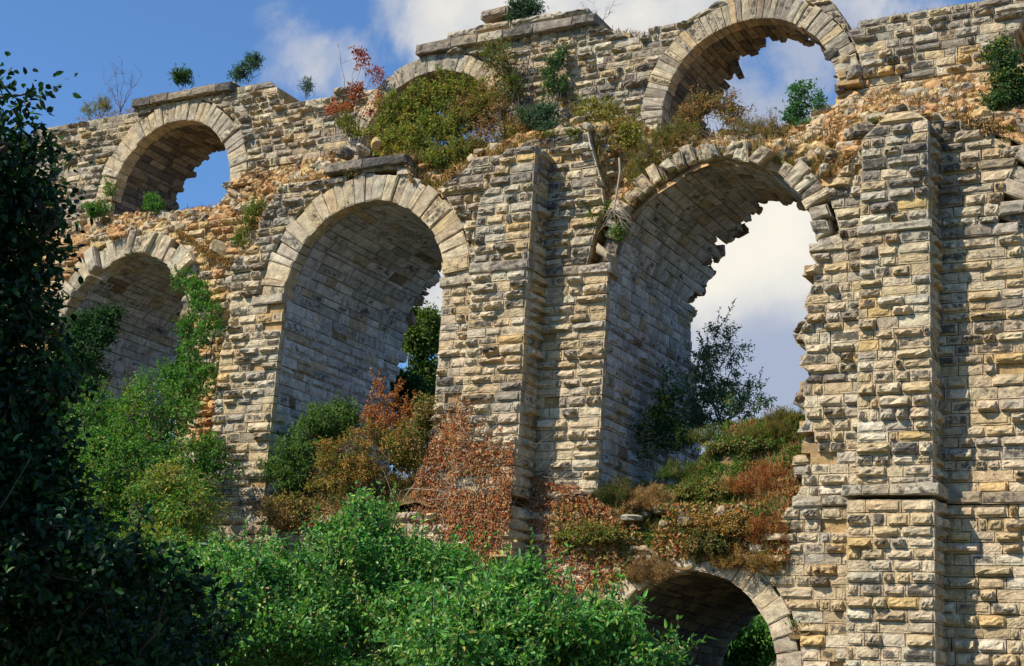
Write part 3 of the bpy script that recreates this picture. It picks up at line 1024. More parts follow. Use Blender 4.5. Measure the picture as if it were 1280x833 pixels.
def ground_z(x, y):
    P = np.c_[x, y, 0 * x]
    z = 1.2 * fbm(P, .03, 9)
    z = z + 5.0 * np.clip((-x - 10) / 50, 0, 1) * np.clip((y + 50) / 60, 0, 1)
    z = z + np.clip((y - 14) / 60, 0, 6) * 4 * np.clip((10 - x) / 40, 0, 1)
    d = np.hypot(x - C[0], y - C[1])
    return z * np.clip(d / 15, 0.1, 1) + .0


gx = np.r_[np.linspace(-900, -100, 16)[:-1], np.linspace(-100, 100, 101), np.linspace(100, 900, 16)[1:]]
gy = np.r_[np.linspace(-900, -110, 16)[:-1], np.linspace(-110, 90, 101), np.linspace(90, 900, 16)[1:]]
sheet(b, gx, gy, ground_z, (.1, .1, .05), amp=.12)
g = b.build('ground', GROUND, None, True)
g['kind'] = 'structure'


def gz(x, y):
    return float(ground_z(np.array([x]), np.array([y]))[0])


# earth fill inside the middle arch and in the arch to its left
def mound_z3(x, y):
    t = np.clip((x - .2) / 8.8, 0, 1)
    front = 10.5 - 1.35 * np.exp(-((x - 4.6) / 2.6) ** 4) + .15 * np.sin(x * 2.7) - .7 * np.clip(-y / .35, 0, 1)
    top = 11.7 + 2.9 * np.exp(-((t - .74) / .42) ** 4) * np.clip(t / .3, 0, 1)
    s = np.clip((y + .3) / 3.9, 0, 1)
    z = front + (top - front) * (s * s * (3 - 2 * s))
    z = np.where(((x > 8.25) | (x < .25)) & (y < .55), z - 4, z)
    return z - np.clip(y - 5, 0, 9) * .35


b = Buf()
sheet(b, np.arange(-.2, 9.3, .2), np.arange(-.35, 12, .2), mound_z3, (.15, .11, .05), amp=.2, seed=21)
o = b.build('mound', MOUND, None, True)
o['kind'] = 'structure'


def mound_z2(x, y):
    s = np.clip((y + .4) / 3, 0, 1)
    return 10.6 + 2.0 * s + .3 * np.sin(x * 1.3) - np.clip(y - 6, 0, 9) * .2


b = Buf()
sheet(b, np.arange(-17.4, -7.6, .25), np.arange(-.4, 12, .25), mound_z2, (.15, .11, .05), amp=.25, seed=22)
o = b.build('mound', MOUND, None, True)
o['kind'] = 'structure'

# ------------------------------------------------------------------ plants
GREEN = [((.075, .21, .035), 3), ((.105, .25, .04), 3), ((.045, .14, .03), 2), ((.18, .28, .045), 1)]
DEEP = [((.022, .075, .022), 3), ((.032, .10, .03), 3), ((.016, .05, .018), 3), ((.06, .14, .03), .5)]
GLOSS = [((.095, .28, .055), 4), ((.15, .34, .065), 3), ((.05, .16, .036), 2), ((.29, .40, .08), 1.5), ((.36, .28, .08), .25)]
OLIVE = [((.20, .21, .04), 3), ((.13, .18, .035), 3), ((.28, .22, .055), 2), ((.08, .13, .028), 2), ((.32, .18, .05), 1)]
YELLOW = [((.30, .29, .05), 3), ((.21, .25, .04), 2), ((.36, .29, .07), 1.5), ((.11, .16, .03), 1)]
RUST = [((.42, .14, .045), 3), ((.48, .20, .06), 2), ((.30, .09, .035), 2), ((.38, .22, .08), 2)]
REDL = [((.38, .09, .08), 3), ((.45, .14, .09), 2), ((.26, .06, .06), 2), ((.48, .25, .09), 1)]
AUTUMN = [((.36, .21, .055), 3), ((.44, .19, .05), 2), ((.22, .20, .045), 3), ((.46, .27, .08), 1)]
BROWN = [((.32, .18, .08), 3), ((.40, .22, .09), 2), ((.22, .14, .07), 2), ((.27, .22, .08), 1.5)]
STRAW = [((.46, .32, .15), 3), ((.52, .28, .12), 2), ((.38, .23, .10), 2), ((.30, .25, .10), 1)]
BLUEG = [((.065, .125, .075), 3), ((.09, .16, .085), 2), ((.04, .085, .055), 2)]


def pal(n, palette):
    w = np.array([p[1] for p in palette], float)
    k = RNG.choice(len(palette), n, p=w / w.sum())
    return np.array([p[0] for p in palette])[k] * RNG.uniform(.75, 1.25, (n, 1))


def unit(v):
    return v / (np.linalg.norm(v, axis=-1, keepdims=True) + 1e-9)


def add_leaves(buf, P, D, Nn, length, width, col):
    """One folded leaf per point: D is the direction of the midrib, Nn the upper side."""
    n = len(P)
    D = unit(D)
    S = unit(np.cross(D, Nn))
    Nn = np.cross(S, D)
    l = (length * np.clip(RNG.lognormal(0, .33, n), .45, 1.9))[:, None]
    w = (width * RNG.uniform(.7, 1.2, n))[:, None]
    t = P + D * l - Nn * l * .14
    f1, f2 = P + D * l * .28 - Nn * l * .01, P + D * l * .66 - Nn * l * .05
    V = np.stack([P, f1 + S * w * .46 + Nn * w * .14, f2 + S * w * .40 + Nn * w * .13, t, f2 - S * w * .40 + Nn * w * .13, f1 - S * w * .46 + Nn * w * .14], 1).reshape(-1, 3)
    k = np.arange(n) * 6
    F = np.concatenate([np.stack([k, k + 1, k + 2, k + 3], 1), np.stack([k, k + 3, k + 4, k + 5], 1)])
    buf.add(V, F, np.repeat(col, 6, 0))


def tube(buf, pts, r0, r1, col=(.1, .08, .06), sides=5):
    pts = np.asarray(pts, float)
    n = len(pts)
    T = unit(np.gradient(pts, axis=0))
    ref = np.array([.31, .22, .1]) if abs(T[0, 2]) > .9 else np.array([0, 0, 1.])
    A = unit(np.cross(T, ref))
    B = np.cross(T, A)
    r = np.linspace(r0, r1, n)[:, None, None]
    th = np.linspace(0, 2 * math.pi, sides, endpoint=False)[None, :, None]
    V = pts[:, None] + r * (np.cos(th) * A[:, None] + np.sin(th) * B[:, None])
    F = []
    for i in range(n - 1):
        for k in range(sides):
            k2 = (k + 1) % sides
            F.append((i * sides + k, i * sides + k2, (i + 1) * sides + k2, (i + 1) * sides + k))
    buf.add(V.reshape(-1, 3), np.array(F), np.array(col))


def limb(p, q, bend=.18, n=7, lift=.15):
    p, q = np.asarray(p, float), np.asarray(q, float)
    t = np.linspace(0, 1, n)[:, None]
    L = np.linalg.norm(q - p)
    mid = RNG.normal(0, bend * L, 3) + np.array([0, 0, lift * L])
    w = RNG.normal(0, .025 * L, (n, 3)) * (t * (1 - t) * 4)
    return p + (q - p) * t + mid * (t * (1 - t)) * 1.2 + w


def clumps_in(lobes, n, shell=.45):
    """n clump centres spread through a set of ellipsoids, denser towards the surface."""
    lob = np.array(lobes, float)
    vol = lob[:, 3] * lob[:, 4] * lob[:, 5]
    k = RNG.choice(len(lob), n, p=vol ** .8 / (vol ** .8).sum())
    d = unit(RNG.normal(0, 1, (n, 3)))
    r = RNG.uniform(0, 1, n)[:, None] ** shell
    return lob[k, :3] + d * r * lob[k, 3:6] * RNG.uniform(.85, 1.12, (n, 1)), d, k


def plant(name, label, category, base, lobes, n_clump, per, clump_r, leaf, palette, mat=None, group=None, stems=7, stem_r=.03, style='leaf', parts=('foliage', 'stem'), bark=None, up=.5, out=.6,
          second=None, aspect=.6, trunk=None, twig_every=3, shell=.42, shoots=0, shoot_len=.5):
    """A shrub or a tree: stems from the base to the lobes, twigs to the clumps and leaves round every clump."""
    mat = mat or LEAF
    base = np.asarray(base, float)
    root = empty(name, base, label, category, group)
    small = []
    for q in lobes:                          # smaller lobes on the skin of each one: an uneven outline with bays in it
        q = np.array(q, float)
        small.append(np.r_[q[:3], q[3:6] * .78])
        for e in unit(RNG.normal(0, 1, (7, 3))):
            small.append(np.r_[q[:3] + e * q[3:6] * RNG.uniform(.6, .95), q[3:6] * RNG.uniform(.22, .42)])
    cen, d, k = clumps_in(small, n_clump, shell)
    sb = Buf()
    lob = np.array(lobes, float)
    ends = []
    if trunk is not None:
        tp = limb(base - [0, 0, .3], trunk[0], .04, 9, 0)
        tube(sb, tp, trunk[1], trunk[1] * .45, sides=8)
        nodes = tp[4:]
    else:
        nodes = base[None]
    for i in range(stems):
        e = lob[i % len(lob), :3] + RNG.normal(0, .3, 3) * lob[i % len(lob), 3:6] - np.array([0, 0, .3]) * lob[i % len(lob), 5]
        s0 = nodes[RNG.integers(len(nodes))] + RNG.normal(0, .04, 3) * (1 if trunk else 2)
        L = limb(s0, e, .10, 8, .1)
        tube(sb, L, stem_r, stem_r * .35)
        ends.append(L[3:])
    ends = np.concatenate(ends) if ends else nodes
    for i in range(0, n_clump, twig_every):
        j = np.argmin(((ends - cen[i]) ** 2).sum(1))
        tube(sb, limb(ends[j], cen[i], .1, 5, .05), stem_r * .35, stem_r * .12, sides=4)
    fb = Buf()
    N = n_clump * per
    ci = np.repeat(np.arange(n_clump), per)
    rr = clump_r * RNG.uniform(.5, 1.35, n_clump)[ci]
    if style == 'leaf':
        o_ = RNG.normal(0, 1, (N, 3)) * .55
        P = cen[ci] + o_ * rr[:, None] * np.array([1, 1, .75])
        Nn = unit(RNG.normal(0, .6, (N, 3)) + np.array([0, 0, up]) + SUN * .45 + d[ci] * out)
        D = unit(RNG.normal(0, .8, (N, 3)) + d[ci] * .6 + np.array([0, 0, -.15]))
    else:                                   # sprays: thin leaves along upright shoots
        tdir = unit(d[ci] * .6 + np.array([0, 0, .9]) + RNG.normal(0, .35, (n_clump, 3))[ci])
        P = cen[ci] + tdir * (RNG.uniform(-.8, .8, N) * rr)[:, None] + RNG.normal(0, .22, (N, 3)) * rr[:, None]
        D = unit(tdir * .9 + RNG.normal(0, .55, (N, 3)))
        Nn = unit(RNG.normal(0, 1, (N, 3)))
    if second is not None:
        mixf = np.clip(.5 + 1.4 * vnoise(cen, 1.1 / max(.3, clump_r * 3), 4), 0, 1)[ci]
        use2 = RNG.random(N) < mixf * second[1]
        col = np.where(use2[:, None], pal(N, second[0]), pal(N, palette))
    else:
        col = pal(N, palette)
    col = col * np.clip(RNG.normal(1, .16, n_clump), .6, 1.5)[ci][:, None]
    add_leaves(fb, P, D, Nn, leaf, leaf * aspect, col)
    upper = np.where(d[:, 2] > .1)[0]
    for i in (RNG.choice(upper, shoots) if shoots and len(upper) else []):          # single shoots that stand clear of the mass
        g_ = unit(d[i] * .7 + np.array([0, 0, .9]) + RNG.normal(0, .3, 3))
        Ls = shoot_len * RNG.uniform(.5, 1.3)
        m_ = int(10 + Ls * 14)
        tube(sb, [cen[i] - g_ * .15, cen[i] + g_ * Ls * .5, cen[i] + g_ * Ls], .008 + .06 * leaf, .004, sides=3)
        tt_ = RNG.uniform(0, 1, m_)[:, None]
        dd = unit(g_ * .5 + RNG.normal(0, .8, (m_, 3)))
        add_leaves(fb, cen[i] + g_ * Ls * tt_, dd, unit(RNG.normal(0, .5, (m_, 3)) + np.array([0, 0, .6]) + SUN * .5), leaf, leaf * aspect, pal(m_, palette) * RNG.uniform(.9, 1.35))
    sb.build(parts[1], bark or BARK, root, True)
    fb.build(parts[0], mat, root)
    return root


def lobe_d(px, py, d, rx, rz, rd):
    """Lobe given where it shows and how far off: radii in pixels of the frame (across, up) and in metres (in depth)."""
    p = dp(px, py, d)
    return (*p, rx * d / F_PX, rd, rz * d / F_PX)


def lobe_y(px, py, y, rx, rz, ry):
    p = at(px, py, y)
    d = (p - C) @ R[:, 2]
    return (*p, rx * d / F_PX, ry, rz * d / F_PX)


# --- near trees and bushes
DARKT = [((.011, .034, .012), 4), ((.018, .055, .016), 3), ((.008, .024, .01), 3), ((.07, .16, .035), .9)]  # leaf colours lowered to carry deep shade; the brightest paints sunlit leaves
lob = [lobe_d(-25, 250, 13, 58, 150, 1.3), lobe_d(-95, 420, 13, 130, 170, 1.8), lobe_d(-40, 560, 12.5, 100, 130, 1.5), lobe_d(-90, 220, 13.5, 110, 110, 1.4), lobe_d(-300, 420, 13.5, 240, 240, 2.2),
       lobe_d(-100, 650, 12, 180, 140, 1.8), lobe_d(8, 115, 12.6, 32, 50, .5), lobe_d(-520, 480, 13.5, 240, 240, 2.2)]
lob += [lobe_d(-15, 235, 12.6, 46, 95, .7), lobe_d(-18, 330, 12.6, 42, 90, .8), lobe_d(-10, 440, 12.5, 48, 90, .8), lobe_d(15, 560, 12.5, 58, 80, .9), lobe_d(15, 650, 12.5, 75, 80, .9),
        lobe_d(30, 180, 12.6, 22, 24, .3), lobe_d(42, 262, 12.6, 18, 26, .3), lobe_d(35, 390, 12.6, 26, 28, .3), lobe_d(58, 470, 12.5, 28, 26, .3)] * 2
tb = dp(-330, 700, 13.5)
tb[2] = gz(tb[0], tb[1])
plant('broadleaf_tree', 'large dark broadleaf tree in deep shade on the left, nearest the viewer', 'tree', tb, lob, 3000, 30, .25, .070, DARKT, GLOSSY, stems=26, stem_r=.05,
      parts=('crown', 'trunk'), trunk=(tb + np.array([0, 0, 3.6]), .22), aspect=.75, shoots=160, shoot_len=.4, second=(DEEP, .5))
# outlying sprig of that tree
lob = [lobe_d(75, 745, 15, 140, 62, 1.2), lobe_d(150, 702, 12.2, 70, 22, .5), lobe_d(225, 735, 12.4, 40, 18, .4), lobe_d(60, 820, 14.5, 190, 70, 1.3), lobe_d(70, 790, 12.6, 120, 60, .6), lobe_d(150, 815, 12.8, 90, 50, .6), lobe_d(215, 800, 15, 70, 60, .8)]
q = dp(60, 900, 15)
q[2] = gz(q[0], q[1])
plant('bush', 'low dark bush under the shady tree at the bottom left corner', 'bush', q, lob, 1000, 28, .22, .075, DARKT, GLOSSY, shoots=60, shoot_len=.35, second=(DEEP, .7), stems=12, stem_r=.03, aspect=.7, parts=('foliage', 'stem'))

lob = [lobe_d(330, 735, 21, 105, 75, 1.4), lobe_d(300, 800, 20, 120, 80, 1.5), lobe_d(260, 720, 22, 60, 50, 1.0)]
q = dp(310, 900, 21); q[2] = gz(q[0], q[1])
plant('bush', 'glossy green bush between the dark bush and the tallest foreground bush', 'bush', q, lob, 760, 36, .20, .069, GLOSS, GLOSSY, 'green bushes in the foreground', stems=12, stem_r=.03, shoots=170, shoot_len=.4, up=.25, out=.45)
lob = [lobe_d(455, 715, 22, 100, 85, 1.5), lobe_d(440, 800, 21, 120, 90, 1.6), lobe_d(540, 745, 22, 80, 75, 1.3), lobe_d(450, 655, 22.3, 45, 32, .7)]
q = dp(470, 900, 22); q[2] = gz(q[0], q[1])
plant('bush', 'tallest glossy green bush in the foreground, below the rust coloured shrub', 'bush', q, lob, 980, 36, .20, .069, GLOSS, GLOSSY, 'green bushes in the foreground', stems=14, stem_r=.03, shoots=220, shoot_len=.45, up=.25, out=.45)
lob = [lobe_d(640, 785, 19, 100, 80, 1.4), lobe_d(720, 800, 18.5, 90, 58, 1.2), lobe_d(610, 820, 18, 130, 80, 1.4), lobe_d(800, 835, 18.5, 75, 42, .9), lobe_d(655, 720, 19.5, 40, 25, .5)]
q = dp(680, 900, 19); q[2] = gz(q[0], q[1])
plant('bush', 'large leaved green bush in front of the left side of the lowest arch', 'bush', q, lob, 860, 36, .19, .077, GLOSS, GLOSSY, 'green bushes in the foreground', stems=12, stem_r=.03, shoots=190, shoot_len=.45, up=.25, out=.45)

# --- growth in front of the left pier
lob = [lobe_y(195, 520, -3, 75, 60, 2), lobe_y(160, 590, -5, 60, 80, 2), lobe_y(245, 590, -4, 45, 55, 1.5), lobe_y(205, 660, -6, 90, 70, 2), lobe_y(120, 530, -3, 60, 70, 2), lobe_y(110, 640, -6, 80, 80, 2)]
q = at(190, 700, -4); q[2] = gz(q[0], q[1])
plant('small_tree', 'bushy green tree in front of the broken left pier', 'tree', q, lob, 1700, 26, .42, .15, GREEN, LEAF, shoots=90, shoot_len=.9, stems=20, stem_r=.09, second=(YELLOW, .22), parts=('crown', 'trunk'), trunk=(q + np.array([0, 0, 5.0]), .2))
lob = [lobe_y(248, 372, 1.2, 24, 30, .6), lobe_y(245, 420, .8, 30, 35, .6), lobe_y(235, 460, .2, 34, 28, .8), lobe_y(268, 395, 1.0, 18, 25, .5), lobe_y(228, 490, -.5, 40, 30, .9), lobe_y(232, 350, 1.6, 14, 16, .4)]
q = at(235, 520, .3)
plant('climbing_shrub', 'bright green climber hanging down the broken edge of the left pier', 'climber', q, lob, 330, 24, .28, .14, GREEN, LEAF, shoots=40, shoot_len=.7, stems=10, stem_r=.05)
lob = [lobe_y(235, 640, -9, 55, 45, 1.6), lobe_y(200, 610, -9, 45, 40, 1.5), lobe_y(215, 690, -10, 60, 45, 1.6)]
q = at(215, 720, -9); q[2] = gz(q[0], q[1])
plant('bush', 'yellowish green bush in front of the bushy tree by the left pier', 'bush', q, lob, 420, 26, .40, .15, YELLOW, LEAF, stems=12, stem_r=.05, second=(GREEN, .8))
lob = [lobe_y(120, 410, 1.5, 38, 35, .8), lobe_y(95, 450, 0, 50, 50, 1.2), lobe_y(70, 520, -2, 60, 60, 2)]
q = at(90, 560, -1); q[2] = gz(q[0], q[1])
plant('small_tree', 'dark leafy tree rising into the lower left arch opening', 'tree', q, lob, 800, 26, .42, .16, DEEP, LEAF, stems=12, stem_r=.08, parts=('crown', 'trunk'), trunk=(q + np.array([0, 0, 6.0]), .2))

# --- shrubs in the second arch
lob = [lobe_y(385, 555, .8, 55, 55, 1.5), lobe_y(360, 590, .3, 35, 40, 1.0), lobe_y(420, 530, 1.5, 40, 30, 1.3)]
plant('shrub', 'rounded green shrub filling the left foot of the wide vaulted arch', 'shrub', at(385, 620, .8), lob, 600, 26, .28, .12, [((.10, .19, .04), 3), ((.14, .21, .045), 2), ((.06, .13, .03), 2)], LEAF, shoots=60, shoot_len=.5, stems=10, stem_r=.04)
lob = [lobe_y(450, 570, .2, 60, 50, 1.4), lobe_y(500, 560, .5, 40, 45, 1.2), lobe_y(420, 600, -.3, 40, 30, 1.0)]
plant('shrub', 'golden autumn shrub between the rounded green shrub and the ivied buttress', 'shrub', at(460, 620, .2), lob, 560, 26, .26, .10, AUTUMN, DRY, shoots=80, shoot_len=.5, stems=10, stem_r=.04, second=(OLIVE, .8))
lob = [lobe_y(480, 510, .8, 28, 24, .7), lobe_y(465, 535, .6, 24, 24, .7), lobe_y(505, 525, .8, 20, 25, .7)]
plant('shrub', 'rust red sapling behind the golden autumn shrub', 'shrub', at(480, 560, .8), lob, 70, 20, .22, .12, RUST, DRY, shoots=60, shoot_len=.8, stems=7, stem_r=.03)
lob = [lobe_y(535, 515, .3, 24, 32, .8), lobe_y(525, 550, 0, 26, 30, .8)]
plant('shrub', 'brownish olive shrub against the left edge of the ivied pier', 'shrub', at(530, 590, .2), lob, 210, 24, .28, .12, BROWN, DRY, stems=7, stem_r=.03, second=(OLIVE, .7))
lob = [lobe_y(370, 635, -.8, 50, 24, .8), lobe_y(430, 640, -.9, 50, 22, .8), lobe_y(340, 640, -.8, 30, 20, .6)]
plant('shrub', 'low brown scrub below the golden autumn shrub', 'shrub', at(390, 665, -.8), lob, 260, 22, .26, .12, BROWN, DRY, stems=8, stem_r=.02, second=(OLIVE, .6))

# --- autumn creeper over the foot of the second pier
def creeper():
    base = at(600, 690, -1.7)
    root = empty('creeper', base, 'rusty autumn creeper spreading over the foot of the middle buttress', 'creeper')
    sb, fb = Buf(), Buf()
    def surf(px, py, lift):
        p = at(px, py, -1.6)
        if -5.85 < p[0] < -2.9:
            return p - np.array([0, lift, 0])
        return at(px, py, -.12 - lift)
    P = []
    outline = [(552, 520), (568, 490), (590, 500), (612, 530), (650, 535), (668, 560), (676, 600), (720, 606), (765, 635), (790, 690), (755, 745), (690, 745), (610, 725), (520, 690), (500, 655), (515, 610), (535, 560)]
    while len(P) < 21000:
        px, py = RNG.uniform(470, 790), RNG.uniform(485, 745)
        if not in_poly(np.array([px]), np.array([py]), outline)[0]:
            continue
        dens = .42 + .75 * float(vnoise(np.array([[px * .03, py * .03, 0]]), 1.0, 6)[0]) + .7 * float(vnoise(np.array([[px * .11, py * .11, 3.]]), 1.0, 8)[0])
        if px > 690: dens *= .6
        if py < 590: dens *= .25 + .75 * max(0, (py - 480) / 110) ** 1.5
        if RNG.random() > dens + .08:
            continue
        P.append(surf(px, py, abs(RNG.normal(0, .12)) + .05))
    P = np.array(P)
    N = len(P)
    D = unit(RNG.normal(0, .6, (N, 3)) + np.array([0, -.3, -.7]))
    Nn = unit(RNG.normal(0, .5, (N, 3)) + np.array([0, -1, .5]))
    add_leaves(fb, P, D, Nn, .10, .07, pal(N, [((.46, .16, .055), 5), ((.48, .23, .09), 3), ((.28, .09, .045), 2.5), ((.46, .34, .20), 2.5), ((.24, .20, .07), 1.5)]))
    fb.build('foliage', DRY, root)
    for i in range(70):
        px = RNG.uniform(500, 680); py = RNG.uniform(620, 720)
        pts = [surf(px + j * RNG.normal(3, 5), py - j * RNG.uniform(10, 22), .08 + .05 * RNG.random()) for j in range(7)]
        tube(sb, pts, .02, .008, sides=4)
    for i in range(60):                      # dry twigs hanging out at the shaded corner
        p = surf(RNG.uniform(650, 690), RNG.uniform(590, 720), .05)
        q = p + np.array([RNG.uniform(.3, 1.1), -RNG.uniform(.0, .5), RNG.normal(-.1, .35)])
        tube(sb, limb(p, q, .2, 6, .1), .016, .006, sides=4)
    sb.build('stem', PALE_BARK, root, True)


creeper()

# --- growth on the earth fill of the third arch
lob = [lobe_y(895, 470, 6.5, 42, 46, 1.2), lobe_y(930, 500, 6.0, 48, 30, 1.2), lobe_y(900, 515, 5.5, 60, 24, 1.0), lobe_y(860, 500, 6, 36, 45, 1.2), lobe_y(905, 425, 6.5, 18, 30, .6), lobe_y(880, 445, 6.5, 20, 30, .6)]
plant('shrub', 'dark bluish green shrub against the sky inside the tall open arch', 'shrub', at(900, 530, 6.5), lob, 420, 22, .24, .12, [((.10, .20, .13), 3), ((.13, .24, .13), 2), ((.07, .13, .09), 2)], LEAF, shoots=60, shoot_len=.9, stems=14, stem_r=.04, second=(OLIVE, .3))
lob = [lobe_y(835, 500, 3.5, 26, 45, .9), lobe_y(818, 540, 3.0, 25, 30, .8), lobe_y(845, 545, 3.5, 28, 25, .8)]
plant('shrub', 'shaded shrub with a few yellow leaves beside the left jamb of the tall open arch', 'shrub', at(830, 570, 3.2), lob, 190, 22, .30, .12, DEEP, LEAF, stems=9, stem_r=.03, second=(YELLOW, .35))
BROOM = [((.12, .19, .045), 3), ((.16, .21, .05), 2), ((.08, .14, .035), 2)]
for (px, py, y, rx, rz, pl, lb, st) in [
        (905, 545, 3.6, 50, 16, BROOM, 'bright green broom shrub on the crest of the earth mound', 'spray'),
        (862, 560, 2.8, 36, 16, BROOM, 'green broom shrub below the shaded shrub by the left jamb', 'spray'),
        (925, 560, 2.4, 40, 15, BROOM, 'green broom shrub in the middle of the mound, under the crest', 'leaf'),
        (985, 545, 3.2, 22, 18, OLIVE, 'olive tuft squeezed against the broken edge of the right pier', 'spray'),
        (870, 610, .9, 36, 14, BROOM, 'low green weeds just above the broken lower wall', 'leaf'),
        (960, 545, 2.6, 36, 18, OLIVE, 'olive broom shrub on the mound beside the broken right pier', 'spray'),
        (840, 580, 2.0, 36, 18, [((.06, .13, .03), 3), ((.09, .12, .03), 2)], 'small fresh green shrub on the left slope of the mound', 'leaf'),
        (885, 590, 1.5, 40, 20, OLIVE, 'mixed olive shrub in the middle of the mound slope', 'leaf'),
        (765, 605, .2, 26, 22, [((.07, .12, .03), 3), ((.14, .14, .04), 2)], 'tufty green shrub at the foot of the left jamb', 'spray'),
        (810, 612, .3, 30, 24, STRAW, 'straw coloured tufty shrub above the dark rock ledge', 'spray'),
        (945, 590, 1.4, 34, 28, RUST, 'rust brown bracken patch on the right slope of the mound', 'spray'),
        (900, 640, -.2, 34, 28, AUTUMN, 'orange and yellow weeds hanging over the lowest arch', 'leaf'),
        (935, 690, -.4, 36, 22, AUTUMN, 'golden brown tuft on the shoulder of the lowest arch', 'spray'),
        (815, 700, -.4, 28, 24, BROWN, 'reddish brown tuft left of the lowest arch crown', 'spray'),
        (960, 650, -.2, 24, 30, RUST, 'rust coloured bracken beside the lower string course', 'spray'),
        (745, 655, -.4, 40, 24, OLIVE, 'sparse olive weeds on the wall left of the dark rock ledge', 'leaf'),
        (885, 665, -.4, 22, 26, [((.09, .12, .03), 2), ((.2, .16, .05), 2)], 'slender green weed above the crown stones of the lowest arch', 'leaf')]:
    g0 = at(px, py, y)
    if y > .5:
        g0[2] = mound_z3(np.array([g0[0]]), np.array([y]))[0]
    else:
        g0 = at(px, py + rz, y)
    dd = (g0 - C) @ R[:, 2]
    wx, wz = 1.3 * rx * dd / F_PX, .72 * rz * dd / F_PX
    plant('shrub', lb, 'shrub', g0, [(g0[0], y, g0[2] + wz * .7, wx, .8, wz), (g0[0] + wx * .5, y - .2, g0[2] + wz * .4, wx * .6, .6, wz * .7), (g0[0] - wx * .5, y - .1, g0[2] + wz * .4, wx * .6, .6, wz * .6)], 210, 24, .2, .11 if st == 'leaf' else .16, pl, DRY if pl in (STRAW, RUST, BROWN, AUTUMN) else LEAF,
          'shrubs on the earth mound', stems=6, stem_r=.015, style=st, aspect=.6 if st == 'leaf' else .12, second=(BROWN, .3))

# --- growth on the ledge between the tiers
def ledge(px, py, y):
    return at(px, py, y)


